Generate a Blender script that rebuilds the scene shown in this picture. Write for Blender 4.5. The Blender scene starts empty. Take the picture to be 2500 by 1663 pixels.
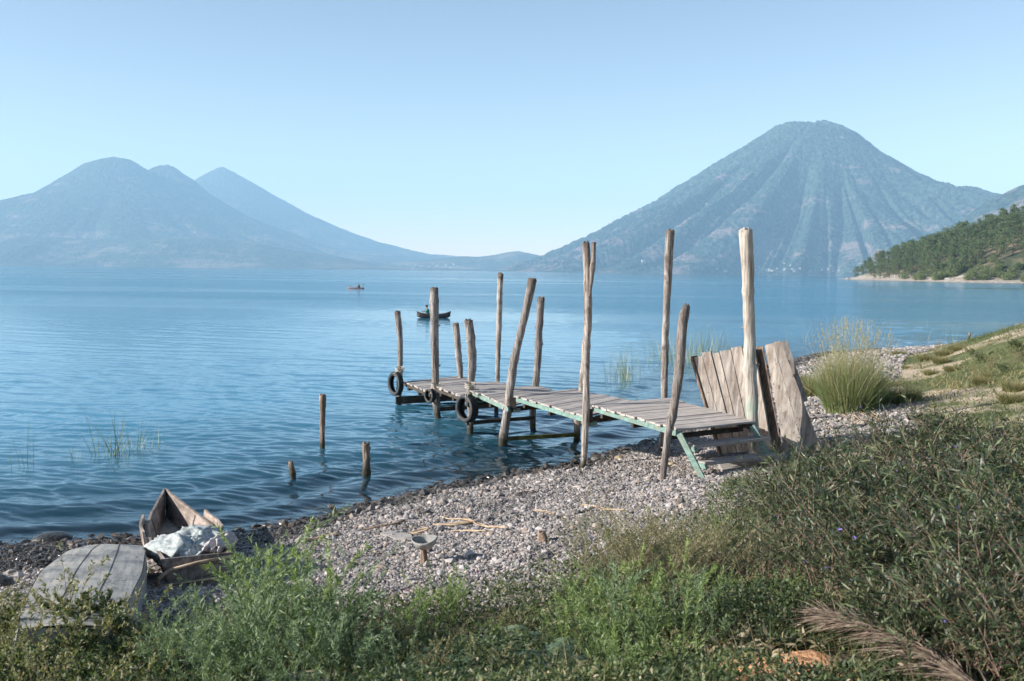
import bpy, math, random
import numpy as np
from mathutils import Vector, Matrix
R = math.radians
random.seed(7); rng = np.random.default_rng(7)
scene = bpy.context.scene
col = scene.collection

# ------------------------------------------------------------------ camera, sky, sun, exposure
CH = 3.4; F = 35 / 36 * 2500; PITCH = 3.99; ROLL = 0.69
cd = bpy.data.cameras.new('camera'); cam = bpy.data.objects.new('camera', cd); col.objects.link(cam)
cd.lens = 35; cd.sensor_width = 36; cd.clip_start = 0.05; cd.clip_end = 90000
CM = Matrix.Rotation(R(90 - PITCH), 3, 'X') @ Matrix.Rotation(R(ROLL), 3, 'Z')
cam.matrix_world = Matrix.Translation((0, 0, CH)) @ CM.to_4x4()
cd.dof.use_dof = True; cd.dof.focus_distance = 17; cd.dof.aperture_fstop = 4.5
scene.camera = cam
SUN_EL = 24.0; SUN_DIR = Vector((0.975, 0.22, 0)).normalized()       # ground direction the light travels in
w = bpy.data.worlds.new('World'); scene.world = w; w.use_nodes = True
nt = w.node_tree; bg = nt.nodes['Background']
sky = nt.nodes.new('ShaderNodeTexSky'); sky.sky_type = 'NISHITA'; sky.sun_disc = False
sky.sun_elevation = R(SUN_EL); sky.sun_rotation = math.atan2(-SUN_DIR.x, -SUN_DIR.y)
sky.air_density = 1.0; sky.dust_density = 0.6; sky.ozone_density = 1.6; sky.altitude = 1500
tint = nt.nodes.new('ShaderNodeMix'); tint.data_type = 'RGBA'; tint.blend_type = 'MULTIPLY'; tint.inputs[0].default_value = 1
tint.inputs[7].default_value = (1.42, 1.0, 0.75, 1); gm = nt.nodes.new('ShaderNodeGamma'); gm.inputs[1].default_value = 1.35; nt.links.new(sky.outputs[0], gm.inputs[0])
nt.links.new(gm.outputs[0], tint.inputs[6]); nt.links.new(tint.outputs[2], bg.inputs[0]); bg.inputs[1].default_value = 0.057
sd = bpy.data.lights.new('sun', 'SUN'); sun = bpy.data.objects.new('sun', sd); col.objects.link(sun)
sd.energy = 5.0; sd.angle = R(0.6); sd.color = (1, 0.945, 0.86)
ld = Vector((SUN_DIR.x * math.cos(R(SUN_EL)), SUN_DIR.y * math.cos(R(SUN_EL)), -math.sin(R(SUN_EL))))
sun.rotation_euler = ld.to_track_quat('-Z', 'Y').to_euler(); sun.location = (-20, 0, 30)
scene.view_settings.view_transform = 'Standard'; scene.view_settings.look = 'None'
scene.view_settings.exposure = 1.12; scene.view_settings.gamma = 1
scene.render.engine = 'CYCLES'
try:
    scene.cycles.use_denoising = True; scene.cycles.denoiser = 'OPENIMAGEDENOISE'
except Exception: pass
scene.cycles.max_bounces = 6; scene.cycles.transparent_max_bounces = 12; scene.cycles.volume_bounces = 1
scene.cycles.sample_clamp_indirect = 4
HAZE = 0.8e-4

# ------------------------------------------------------------------ helpers
def ray(px, py):
    return CM @ Vector(((px - 1250) / F, -(py - 831.5) / F, -1))
def PY(px, py, Y):
    d = ray(px, py); return Vector((0, 0, CH)) + d * (Y / d.y)
def PZ(px, py, z):
    d = ray(px, py); return Vector((0, 0, CH)) + d * ((z - CH) / d.z)
def HZ(px): return 662 + 0.01204 * (px - 1250)
def D2N(p): return (p[0] * 1.0607, p[1] * 1.0607)

def _h(ix, iy, s):
    n = (ix.astype(np.int64) * 374761393 + iy.astype(np.int64) * 668265263 + s * 1274126177) & 0x7fffffff
    n = ((n ^ (n >> 13)) * 1274126177) & 0x7fffffff
    return ((n ^ (n >> 16)) & 0xffff) / 65535.0
def vnoise(x, y, s=0):
    x = np.asarray(x, float); y = np.asarray(y, float)
    ix = np.floor(x); iy = np.floor(y); fx = x - ix; fy = y - iy
    fx = fx * fx * fx * (fx * (fx * 6 - 15) + 10); fy = fy * fy * fy * (fy * (fy * 6 - 15) + 10)
    a = _h(ix, iy, s); b = _h(ix + 1, iy, s); c = _h(ix, iy + 1, s); d = _h(ix + 1, iy + 1, s)
    return (a + (b - a) * fx) * (1 - fy) + (c + (d - c) * fx) * fy
def fbm(x, y, o=4, s=0, g=0.5):
    r = 0; a = 1; t = 0
    for k in range(o):
        r = r + a * vnoise(x * 2**k + 17.3 * k, y * 2**k - 9.1 * k, s + k); t += a; a *= g
    return r / t
def ss(a, b, x):
    t = np.clip((np.asarray(x, float) - a) / (b - a), 0, 1); return t * t * (3 - 2 * t)

def mesh_np(name, V, faces, mats=(), smooth=True, attrs=None, mi=None):
    """faces: list of int arrays (n,k)"""
    me = bpy.data.meshes.new(name)
    V = np.ascontiguousarray(V, dtype=np.float32)
    me.vertices.add(len(V)); me.vertices.foreach_set('co', V.ravel())
    faces = [np.asarray(f, dtype=np.int32) for f in faces if len(f)]
    nl = sum(f.size for f in faces); nf = sum(len(f) for f in faces)
    me.loops.add(nl); me.polygons.add(nf)
    me.loops.foreach_set('vertex_index', np.concatenate([f.ravel() for f in faces]))
    tot = np.concatenate([np.full(len(f), f.shape[1], np.int32) for f in faces])
    st = np.concatenate([[0], np.cumsum(tot)[:-1]]).astype(np.int32)
    me.polygons.foreach_set('loop_start', st); me.polygons.foreach_set('loop_total', tot)
    me.polygons.foreach_set('use_smooth', np.full(nf, smooth, bool))
    if mi is not None: me.polygons.foreach_set('material_index', np.asarray(mi, np.int32))
    for m in mats: me.materials.append(m)
    for k, v in (attrs or {}).items():
        a = me.attributes.new(k, 'FLOAT', 'POINT'); a.data.foreach_set('value', np.ascontiguousarray(v, dtype=np.float32))
    me.update(calc_edges=True); me.validate()
    return me
def tag(o, label=None, cat=None, group=None, kind=None):
    if label: o['label'] = label
    if cat: o['category'] = cat
    if group: o['group'] = group
    if kind: o['kind'] = kind
    return o
def link(name, me, parent=None, loc=(0, 0, 0), rot=(0, 0, 0)):
    o = bpy.data.objects.new(name, me); col.objects.link(o); o.location = loc; o.rotation_euler = rot
    if parent: o.parent = parent
    return o
def empty(name, loc, rz=0):
    return link(name, None, None, loc, (0, 0, rz))
def copy_tree(o, parent=None):
    c = o.copy(); col.objects.link(c); c.parent = parent
    for ch in [x for x in o.children]: copy_tree(ch, c)
    return c
class MB:
    """collects pieces in python lists"""
    def __init__(s): s.V = []; s.Fc = []; s.n = 0; s.A = []
    def add(s, V, Fs, a=0.5):
        V = np.asarray(V, float); s.V.append(V)
        for f in Fs:
            f = np.asarray(f, int)
            if len(f): s.Fc.append(f + s.n)
        s.n += len(V); s.A.append(np.full(len(V), a) if np.isscalar(a) else np.asarray(a, float))
    def hexa(s, c, a=0.5):
        """8 corners: bottom 4 ccw, top 4 ccw"""
        s.add(np.array([tuple(p) for p in c], float), [np.array([(3, 2, 1, 0), (4, 5, 6, 7), (0, 1, 5, 4), (1, 2, 6, 5), (2, 3, 7, 6), (3, 0, 4, 7)])], a)
    def beam(s, p, q, wd, ht, up=(0, 0, 1), a=0.5):
        p = Vector(p); q = Vector(q); d = (q - p).normalized(); u = Vector(up); sx = d.cross(u).normalized(); u = sx.cross(d)
        X = sx * wd / 2; U = u * ht / 2
        s.hexa([p - X - U, p + X - U, q + X - U, q - X - U, p - X + U, p + X + U, q + X + U, q - X + U], a)
    def tube(s, pts, rad, n=8, a=0.5, cap=True, jit=0, seed=0, close=False):
        pts = np.array([tuple(p) for p in pts], float); k = len(pts)
        rad = np.broadcast_to(np.asarray(rad, float), (k,))
        T = np.gradient(pts, axis=0); T /= np.linalg.norm(T, axis=1)[:, None] + 1e-9
        ref = np.array([0.0, 1, 0]) if abs(T[0][1]) < 0.9 else np.array([1.0, 0, 0])
        N1 = np.cross(T, ref); N1 /= np.linalg.norm(N1, axis=1)[:, None] + 1e-9; N2 = np.cross(T, N1)
        th = np.arange(n) / n * 2 * np.pi
        rr = rad[:, None] * np.ones((1, n))
        if jit:
            tt = np.repeat(np.arange(k)[:, None] * 0.35, n, 1); cc = np.repeat((np.cos(th) * 1.6)[None], k, 0); sn = np.repeat((np.sin(th) * 1.6)[None], k, 0)
            rr = rr * (1 + jit * (fbm(cc + seed * 7.7, tt * 0.5 + sn + seed, 4, seed) - 0.5) * 2)
        V = pts[:, None, :] + rr[:, :, None] * (np.cos(th)[None, :, None] * N1[:, None, :] + np.sin(th)[None, :, None] * N2[:, None, :])
        V = V.reshape(-1, 3)
        i = np.arange(k - 1)[:, None] * n; j = np.arange(n)[None]; j2 = (j + 1) % n
        f = np.stack([i + j, i + j2, i + n + j2, i + n + j], -1).reshape(-1, 4)
        Fs = [f]
        if cap:
            c0 = len(V); V = np.vstack([V, pts[0], pts[-1]])
            jj = np.arange(n); Fs.append(np.stack([np.full(n, c0), (jj + 1) % n, jj], -1))
            b = (k - 1) * n; Fs.append(np.stack([np.full(n, c0 + 1), b + jj, b + (jj + 1) % n], -1))
        s.add(V, Fs, a)
    def build(s, name, mat, parent=None, loc=None, smooth=False, attr='rnd'):
        V = np.vstack(s.V)
        if loc is not None: V = V - np.array(tuple(loc))
        by = {}
        for f in s.Fc: by.setdefault(f.shape[1], []).append(f)
        me = mesh_np(name, V, [np.vstack(b) for b in by.values()], [mat] if mat else [], smooth, {attr: np.concatenate(s.A)})
        return link(name, me, parent, loc if (loc is not None and parent is None) else (0, 0, 0))

# ------------------------------------------------------------------ materials
def mat(name, rough=0.8):
    m = bpy.data.materials.new(name); m.use_nodes = True
    b = m.node_tree.nodes['Principled BSDF']; b.inputs['Roughness'].default_value = rough
    b.inputs['Specular IOR Level'].default_value = 0.3
    return m, m.node_tree, b
def nd(nt, t, **kw):
    n = nt.nodes.new(t)
    for k, v in kw.items():
        if k.startswith('i_'):
            key = k[2:]; n.inputs[int(key) if key.isdigit() else key].default_value = v
        else: setattr(n, k, v)
    return n
def ramp(nt, fac, stops, interp='LINEAR'):
    r = nt.nodes.new('ShaderNodeValToRGB'); e = r.color_ramp.elements; r.color_ramp.interpolation = interp
    while len(e) < len(stops): e.new(0.5)
    for k, (p, c) in enumerate(stops): e[k].position = p; e[k].color = (*c, 1) if len(c) == 3 else c
    nt.links.new(fac, r.inputs[0]); return r
def noise(nt, vec, scale, detail=4, rough=0.55, dim='3D'):
    n = nt.nodes.new('ShaderNodeTexNoise'); n.inputs['Scale'].default_value = scale; n.inputs['Detail'].default_value = detail
    n.inputs['Roughness'].default_value = rough
    if vec is not None: nt.links.new(vec, n.inputs['Vector'])
    return n
def mapping(nt, vec, scale=(1, 1, 1), rot=(0, 0, 0)):
    m = nt.nodes.new('ShaderNodeMapping'); m.inputs['Scale'].default_value = scale; m.inputs['Rotation'].default_value = rot
    nt.links.new(vec, m.inputs['Vector']); return m.outputs[0]
def mix(nt, fac, a, b, blend='MIX'):
    m = nt.nodes.new('ShaderNodeMix'); m.data_type = 'RGBA'; m.blend_type = blend
    for s, v in ((m.inputs[0], fac), (m.inputs[6], a), (m.inputs[7], b)):
        if hasattr(v, 'is_linked') or hasattr(v, 'links'): nt.links.new(v, s)
        elif isinstance(v, (int, float)): s.default_value = v
        else: s.default_value = (*v, 1)
    return m.outputs[2]
def math_(nt, op, a, b=0.0, c=None):
    m = nt.nodes.new('ShaderNodeMath'); m.operation = op
    for s, v in zip(m.inputs, (a, b, c) if c is not None else (a, b)):
        if isinstance(v, (int, float)): s.default_value = v
        else: nt.links.new(v, s)
    return m.outputs[0]
def bump(nt, h, strength=0.5, dist=0.02, b=None):
    n = nt.nodes.new('ShaderNodeBump'); n.inputs['Strength'].default_value = strength; n.inputs['Distance'].default_value = dist
    nt.links.new(h, n.inputs['Height'])
    if b is not None: nt.links.new(n.outputs[0], b.inputs['Normal'])
    return n.outputs[0]
def attr(nt, name): 
    a = nt.nodes.new('ShaderNodeAttribute'); a.attribute_name = name; return a.outputs['Fac']
def tc(nt, out='Object'): return nt.nodes.new('ShaderNodeTexCoord').outputs[out]

def wood(name, cols, along=(1, 1, 0.08), scale=30, extra=None, bumpd=0.006, rough=0.85):
    m, t, b = mat(name, rough); v = tc(t)
    mv = mapping(t, v, along)
    n1 = noise(t, mv, scale, 6, 0.65); n2 = noise(t, mapping(t, v, (1, 1, 0.5)), 3.5, 3)
    c = ramp(t, n1.outputs[0], [(0.3, cols[0]), (0.48, cols[1]), (0.62, cols[2])]).outputs[0]
    c = mix(t, math_(t, 'MULTIPLY', ramp(t, n2.outputs[0], [(0.42, (0, 0, 0)), (0.62, (1, 1, 1))]).outputs[0], 0.55), c, cols[3])
    r = attr(t, 'rnd')
    c = mix(t, 1.0, c, ramp(t, r, [(0, (0.72, 0.72, 0.74)), (1, (1.15, 1.12, 1.08))]).outputs[0], 'MULTIPLY')
    if extra: c = extra(t, c, v)
    t.links.new(c, b.inputs['Base Color']); bump(t, n1.outputs[0], 0.9, bumpd, b); return m
def dark_wet(t, c, v):
    # algae and damp on the foot of a post: near the water line in world height
    g = t.nodes.new('ShaderNodeNewGeometry'); sx = t.nodes.new('ShaderNodeSeparateXYZ'); t.links.new(g.outputs['Position'], sx.inputs[0])
    n = noise(t, v, 8, 3)
    z = math_(t, 'ADD', sx.outputs[2], math_(t, 'MULTIPLY', n.outputs[0], 0.25))
    f = ramp(t, z, [(0.24, (1, 1, 1)), (0.42, (0, 0, 0))]).outputs[0]
    return mix(t, f, c, (0.05, 0.045, 0.03))
def post_wear(t, c, v):
    c = dark_wet(t, c, v)
    n = noise(t, mapping(t, v, (1, 1, 0.05)), 70, 3, 0.6); n2 = noise(t, v, 7, 4, 0.6)
    c = mix(t, math_(t, 'MULTIPLY', ramp(t, n.outputs[0], [(0.56, (0, 0, 0)), (0.62, (1, 1, 1))]).outputs[0], 0.75), c, (0.045, 0.035, 0.03))
    c = mix(t, math_(t, 'MULTIPLY', ramp(t, n2.outputs[0], [(0.58, (0, 0, 0)), (0.66, (1, 1, 1))]).outputs[0], 0.6), c, (0.09, 0.065, 0.05))
    sx = t.nodes.new('ShaderNodeSeparateXYZ'); t.links.new(tc(t, 'Generated'), sx.inputs[0])
    zz = math_(t, 'ADD', sx.outputs[2], math_(t, 'MULTIPLY', math_(t, 'SUBTRACT', n2.outputs[0], 0.5), 0.12))
    return mix(t, math_(t, 'MULTIPLY', ramp(t, zz, [(0.94, (0, 0, 0)), (0.985, (1, 1, 1))]).outputs[0], 0.65), c, (0.06, 0.045, 0.035))
M_POST = wood('weathered_post', [(0.05, 0.042, 0.038), (0.30, 0.27, 0.25), (0.52, 0.48, 0.45), (0.17, 0.14, 0.12)], extra=post_wear, bumpd=0.02)
def green_stain(t, c, v):
    c = dark_wet(t, c, v)
    g = t.nodes.new('ShaderNodeNewGeometry'); sx = t.nodes.new('ShaderNodeSeparateXYZ'); t.links.new(g.outputs['Position'], sx.inputs[0])
    n = noise(t, v, 9, 4)
    z = math_(t, 'ADD', sx.outputs[2], math_(t, 'MULTIPLY', n.outputs[0], 0.4))
    f = ramp(t, math_(t, 'SUBTRACT', z, 1.0), [(0.28, (0, 0, 0)), (0.48, (1, 1, 1)), (0.60, (1, 1, 1)), (0.78, (0, 0, 0))]).outputs[0]
    return mix(t, math_(t, 'MULTIPLY', f, math_(t, 'MULTIPLY', ramp(t, n.outputs[0], [(0.38, (0, 0, 0)), (0.6, (1, 1, 1))]).outputs[0], 0.75)), c, (0.27, 0.44, 0.36))
M_POSTG = wood('painted_stain_post', [(0.12, 0.11, 0.10), (0.34, 0.32, 0.295), (0.48, 0.455, 0.42), (0.24, 0.21, 0.19)], extra=green_stain, bumpd=0.02)
M_DECK = wood('deck_plank', [(0.20, 0.18, 0.17), (0.38, 0.35, 0.33), (0.50, 0.46, 0.44), (0.31, 0.275, 0.255)], (0.1, 1, 1), 40, bumpd=0.004)
def stains(t, c, v):
    n = noise(t, mapping(t, v, (1.6, 1.6, 0.9)), 5.5, 5, 0.7); n2 = noise(t, mapping(t, v, (1, 1, 0.6)), 17, 3)
    c = mix(t, math_(t, 'MULTIPLY', ramp(t, n.outputs[0], [(0.52, (0, 0, 0)), (0.68, (1, 1, 1))]).outputs[0], 0.7), c, (0.13, 0.095, 0.07))
    return mix(t, math_(t, 'MULTIPLY', ramp(t, n2.outputs[0], [(0.64, (0, 0, 0)), (0.70, (1, 1, 1))]).outputs[0], 0.7), c, (0.07, 0.05, 0.035))
M_PANEL = wood('panel_board', [(0.10, 0.082, 0.07), (0.27, 0.245, 0.225), (0.38, 0.35, 0.325), (0.18, 0.15, 0.13)], (1, 1, 0.12), 14, extra=stains, bumpd=0.006)
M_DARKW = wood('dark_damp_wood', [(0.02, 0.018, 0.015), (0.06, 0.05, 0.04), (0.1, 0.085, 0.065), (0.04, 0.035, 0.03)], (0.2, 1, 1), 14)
M_STUMP = wood('split_stump', [(0.05, 0.035, 0.025), (0.22, 0.16, 0.12), (0.4, 0.31, 0.25), (0.1, 0.07, 0.05)], extra=dark_wet, bumpd=0.03)
M_GREEN = wood('teal_paint', [(0.10, 0.17, 0.15), (0.15, 0.26, 0.235), (0.22, 0.34, 0.31), (0.20, 0.20, 0.17)], (0.3, 1, 1), 18, rough=0.6)
M_BOAT = wood('canoe_plank', [(0.08, 0.065, 0.055), (0.24, 0.20, 0.175), (0.39, 0.33, 0.295), (0.14, 0.11, 0.095)], (1, 0.12, 1), 16, bumpd=0.008)
def boat_bottom_m():
    m, t, b = mat('grey_hull', 0.75); v = tc(t)
    n1 = noise(t, v, 3, 6, 0.6); n2 = noise(t, mapping(t, v, (1, 0.12, 1)), 22, 5)
    c = ramp(t, n1.outputs[0], [(0.35, (0.20, 0.205, 0.21)), (0.5, (0.33, 0.33, 0.32)), (0.65, (0.44, 0.40, 0.35))]).outputs[0]
    c = mix(t, 0.6, c, ramp(t, n2.outputs[0], [(0.3, (0.5, 0.5, 0.5)), (0.6, (1.15, 1.12, 1.05))]).outputs[0], 'MULTIPLY')
    # long cracks
    vo = t.nodes.new('ShaderNodeTexVoronoi'); vo.feature = 'DISTANCE_TO_EDGE'; vo.inputs['Scale'].default_value = 3.2
    nn = noise(t, v, 5, 5); mv = mix(t, 0.25, mapping(t, v, (1, 0.22, 1)), nn.outputs[1], 'ADD'); t.links.new(mv, vo.inputs['Vector'])
    f = ramp(t, vo.outputs[0], [(0.0, (1, 1, 1)), (0.018, (0, 0, 0))]).outputs[0]
    c = mix(t, math_(t, 'MULTIPLY', f, 0.8), c, (0.07, 0.06, 0.05))
    t.links.new(c, b.inputs['Base Color']); bump(t, n2.outputs[0], 0.7, 0.008, b); return m
M_HULL = boat_bottom_m()
def simple(name, c0, c1, scale=10, rough=0.8, bd=0.01, det=4, bs=0.6):
    m, t, b = mat(name, rough); v = tc(t); n = noise(t, v, scale, det)
    t.links.new(ramp(t, n.outputs[0], [(0.35, c0), (0.65, c1)]).outputs[0], b.inputs['Base Color']); bump(t, n.outputs[0], bs, bd, b); return m
M_TYRE = simple('tyre_rubber', (0.022, 0.025, 0.028), (0.06, 0.063, 0.066), 9, 0.65, 0.004)
M_TREAD = simple('tyre_tread', (0.012, 0.013, 0.014), (0.03, 0.032, 0.034), 60, 0.8, 0.01)
M_ROPE = simple('rope_fibre', (0.22, 0.19, 0.16), (0.5, 0.46, 0.4), 80, 0.9, 0.004)
M_WROCK = simple('wet_rock', (0.02, 0.02, 0.02), (0.07, 0.065, 0.06), 6, 0.3, 0.03)
M_ROCK = simple('rock', (0.09, 0.085, 0.08), (0.25, 0.235, 0.22), 6, 0.8, 0.03)
M_ROCKY = simple('ochre_rock', (0.30, 0.22, 0.12), (0.5, 0.4, 0.25), 9, 0.8, 0.02)
M_SLAB = simple('concrete_slab', (0.22, 0.205, 0.19), (0.36, 0.335, 0.31), 9, 0.9, 0.01)
M_CLOTH = simple('sack_cloth', (0.22, 0.25, 0.255), (0.46, 0.49, 0.49), 5, 0.9, 0.012)
M_CLOTHP = simple('pale_sack_cloth', (0.33, 0.30, 0.30), (0.52, 0.47, 0.47), 5, 0.9, 0.012)
M_STRAW = simple('straw', (0.30, 0.21, 0.13), (0.60, 0.46, 0.33), 12, 0.9, 0.002)
M_ORANGE = simple('faded_orange_clay', (0.45, 0.20, 0.09), (0.72, 0.42, 0.24), 5, 0.9, 0.03)
M_FROND = simple('dry_frond', (0.06, 0.043, 0.032), (0.20, 0.155, 0.12), 25, 0.9, 0.004)
M_RED = simple('faded_red_hull', (0.28, 0.10, 0.07), (0.42, 0.18, 0.13), 4, 0.6)
M_DARKHULL = simple('dark_boat_hull', (0.025, 0.025, 0.03), (0.06, 0.055, 0.055), 5, 0.7)
M_SKIN = simple('skin', (0.30, 0.17, 0.11), (0.36, 0.21, 0.14), 5, 0.6, 0.001)
M_NAVY = simple('navy_shirt', (0.012, 0.016, 0.035), (0.02, 0.028, 0.05), 20, 0.9, 0.003)
M_TEAL = simple('teal_shirt', (0.03, 0.16, 0.17), (0.05, 0.22, 0.22), 20, 0.9, 0.003)
M_HAIR = simple('dark_hair', (0.01, 0.008, 0.007), (0.02, 0.017, 0.014), 20, 0.7, 0.003)
M_PAL = simple('pale_paddle', (0.5, 0.45, 0.38), (0.65, 0.6, 0.5), 20, 0.7, 0.003)

def leaf_mat(name, stops, trans=0.35, rough=0.55):
    m, t, b = mat(name, rough)
    c = ramp(t, attr(t, 'rnd'), stops).outputs[0]
    t.links.new(c, b.inputs['Base Color']); b.inputs['Specular IOR Level'].default_value = 0.5
    tr = t.nodes.new('ShaderNodeBsdfTranslucent'); t.links.new(mix(t, 1.0, c, (1.12, 1.15, 0.65), 'MULTIPLY'), tr.inputs[0])
    mx = t.nodes.new('ShaderNodeMixShader'); mx.inputs[0].default_value = trans
    t.links.new(b.outputs[0], mx.inputs[1]); t.links.new(tr.outputs[0], mx.inputs[2])
    t.links.new(mx.outputs[0], t.nodes['Material Output'].inputs[0]); return m
M_LSH = leaf_mat('dark_shrub_leaf', [(0, (0.03, 0.038, 0.02)), (0.35, (0.03, 0.05, 0.022)), (0.6, (0.075, 0.105, 0.045)), (0.8, (0.19, 0.22, 0.11)), (0.88, (0.17, 0.115, 0.075)), (1, (0.27, 0.20, 0.14))], 0.2, 0.46)
M_LWE = leaf_mat('grey_green_weed_leaf', [(0, (0.05, 0.085, 0.045)), (0.5, (0.20, 0.28, 0.16)), (1, (0.45, 0.52, 0.33))])
M_LBR = leaf_mat('bright_green_leaf', [(0, (0.05, 0.09, 0.03)), (0.5, (0.19, 0.27, 0.10)), (1, (0.42, 0.47, 0.20))])
M_LPA = leaf_mat('pale_lime_leaf', [(0, (0.16, 0.24, 0.06)), (0.5, (0.27, 0.36, 0.12)), (1, (0.38, 0.44, 0.2))])
M_LGC = leaf_mat('ground_cover_leaf', [(0, (0.02, 0.035, 0.017)), (0.4, (0.075, 0.11, 0.045)), (0.65, (0.18, 0.22, 0.09)), (0.8, (0.28, 0.24, 0.14)), (1, (0.52, 0.43, 0.31))])
M_LDR = leaf_mat('dry_bush_leaf', [(0, (0.12, 0.15, 0.06)), (0.4, (0.24, 0.25, 0.12)), (0.75, (0.36, 0.32, 0.19)), (1, (0.42, 0.31, 0.22))])
M_GRT = leaf_mat('tussock_blade', [(0, (0.08, 0.14, 0.05)), (0.5, (0.19, 0.26, 0.10)), (0.75, (0.34, 0.33, 0.18)), (1, (0.46, 0.39, 0.27))], 0.3)
M_GRB = leaf_mat('bank_grass_blade', [(0, (0.06, 0.085, 0.03)), (0.4, (0.12, 0.15, 0.055)), (0.7, (0.24, 0.22, 0.10)), (1, (0.38, 0.28, 0.16))], 0.3)
M_REED = leaf_mat('reed_blade', [(0, (0.10, 0.15, 0.06)), (0.6, (0.22, 0.27, 0.13)), (1, (0.40, 0.36, 0.24))], 0.2)
M_STEM = simple('shrub_stem', (0.12, 0.075, 0.055), (0.32, 0.23, 0.18), 12, 0.8, 0.002)
M_STEMG = simple('green_stem', (0.08, 0.14, 0.05), (0.18, 0.24, 0.10), 12, 0.8, 0.002)
M_FLOW = simple('violet_petal', (0.16, 0.11, 0.40), (0.28, 0.20, 0.55), 9, 0.7, 0.001)
M_PINE = leaf_mat('pine_needles', [(0, (0.04, 0.07, 0.03)), (0.5, (0.08, 0.125, 0.042)), (1, (0.17, 0.20, 0.07))], 0.2, 0.7)
M_SCRUB = leaf_mat('scrub_leaf', [(0, (0.07, 0.11, 0.035)), (0.5, (0.13, 0.17, 0.06)), (1, (0.24, 0.25, 0.11))], 0.25, 0.7)
M_TRUNK = simple('pine_trunk', (0.07, 0.05, 0.035), (0.16, 0.11, 0.08), 3, 0.9, 0.02)
M_HW = simple('house_wall', (0.28, 0.27, 0.25), (0.5, 0.48, 0.45), 0.5, 0.8)
M_HR = simple('house_roof', (0.2, 0.18, 0.17), (0.4, 0.36, 0.34), 0.5, 0.6)

# ------------------------------------------------------------------ ground
SH = np.array([(-400, -150), (-60, -26), (-14, 6.6), (-9, 9.6), (-6, 11.8), (-4.6, 12.3), (-3.5, 12.5), (-2.6, 13.5), (-1.2, 15.2), (0.2, 16.5), (1.15, 17.4), (3.0, 19.9), (5.6, 25),
               (7.6, 31), (10.6, 37.4), (13.3, 42), (16.8, 44.9), (21.6, 47), (30, 53), (45, 68), (90, 130), (200, 320), (320, 540), (297, 578), (262, 602), (262, 672),
               (263, 751), (280, 860), (292, 900), (330, 930), (700, 960), (3000, 900)], float)
def shore(x, y):
    x = np.asarray(x, float).ravel(); y = np.asarray(y, float).ravel()
    best = np.full(len(x), 1e18); xs = np.zeros(len(x)); sg = np.zeros(len(x))
    for a, b in zip(SH[:-1], SH[1:]):
        d = b - a; L2 = d @ d
        t = np.clip(((x - a[0]) * d[0] + (y - a[1]) * d[1]) / L2, 0, 1)
        qx = a[0] + t * d[0]; qy = a[1] + t * d[1]; dd = (x - qx)**2 + (y - qy)**2
        k = dd < best - 1e-9; best[k] = dd[k]; xs[k] = qx[k]
        cr = d[0] * (y - a[1]) - d[1] * (x - a[0]); sg[k] = np.where(cr[k] > 0, -1, 1)
    return np.sqrt(best) * sg, xs
def H(x, y):
    shp = np.shape(x); s, xs = shore(x, y); x = np.asarray(x, float).ravel(); y = np.asarray(y, float).ravel()
    near = ss(120, 60, np.hypot(x, y))
    s = s + near * (0.35 * (fbm(x * 0.9, y * 0.9, 3, 3) - 0.5) + 0.25 * (fbm(x * 0.3, y * 0.3, 2, 5) - 0.5))
    left = np.where(s < 5, 0.14 * s, 0.7) + 1.2 * ss(5, 13, s) + 0.02 * np.clip(s - 13, 0, 60)
    right = np.where(s < 3.5, 0.14 * s, 0.49) + 1.42 * ss(3.5, 9, s) + 0.03 * np.clip(s - 9, 0, 60)
    ww = ss(2, 7, xs); land = left * (1 - ww) + right * ww
    far = ss(120, 300, y); hill = 0.06 * s + 0.325 * np.clip(s - 14, 0, 260)
    land = land * (1 - far) + hill * far
    land = land + near * ss(0, 2, s) * (0.05 * (fbm(x * 2.2, y * 2.2, 4, 9) - 0.5) + 0.05 * (fbm(x * 4.6, y * 4.6, 2, 119) - 0.5) + 0.10 * ss(5, 9, s) * (fbm(x * 0.8, y * 0.8, 3, 19) - 0.5))
    bed = np.maximum(0.16 * s, 0.5 * 0 + 0.10 * s - 0.25); bed = np.maximum(bed, -4 - 0 * s) 
    z = np.where(s > 0, land, bed)
    z = z + far * (s > 10) * 4 * (fbm(x / 30, y / 30, 3, 21) - 0.5)
    return z.reshape(shp)
def ground_px(px, py, off=0.0):
    d = ray(px, py); lo = 1.5; 
    t = np.concatenate([np.arange(1.5, 60, 0.03), np.arange(60, 1500, 1.5)])
    X = d.x * t; Y = d.y * t; Z = CH + d.z * t; g = H(X, Y) + off
    g = np.maximum(g, off)
    k = np.argmax(Z < g); return Vector((X[k], Y[k], g[k] - off))
def gz(x, y): return float(H(np.array([x]), np.array([y]))[0])

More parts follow.
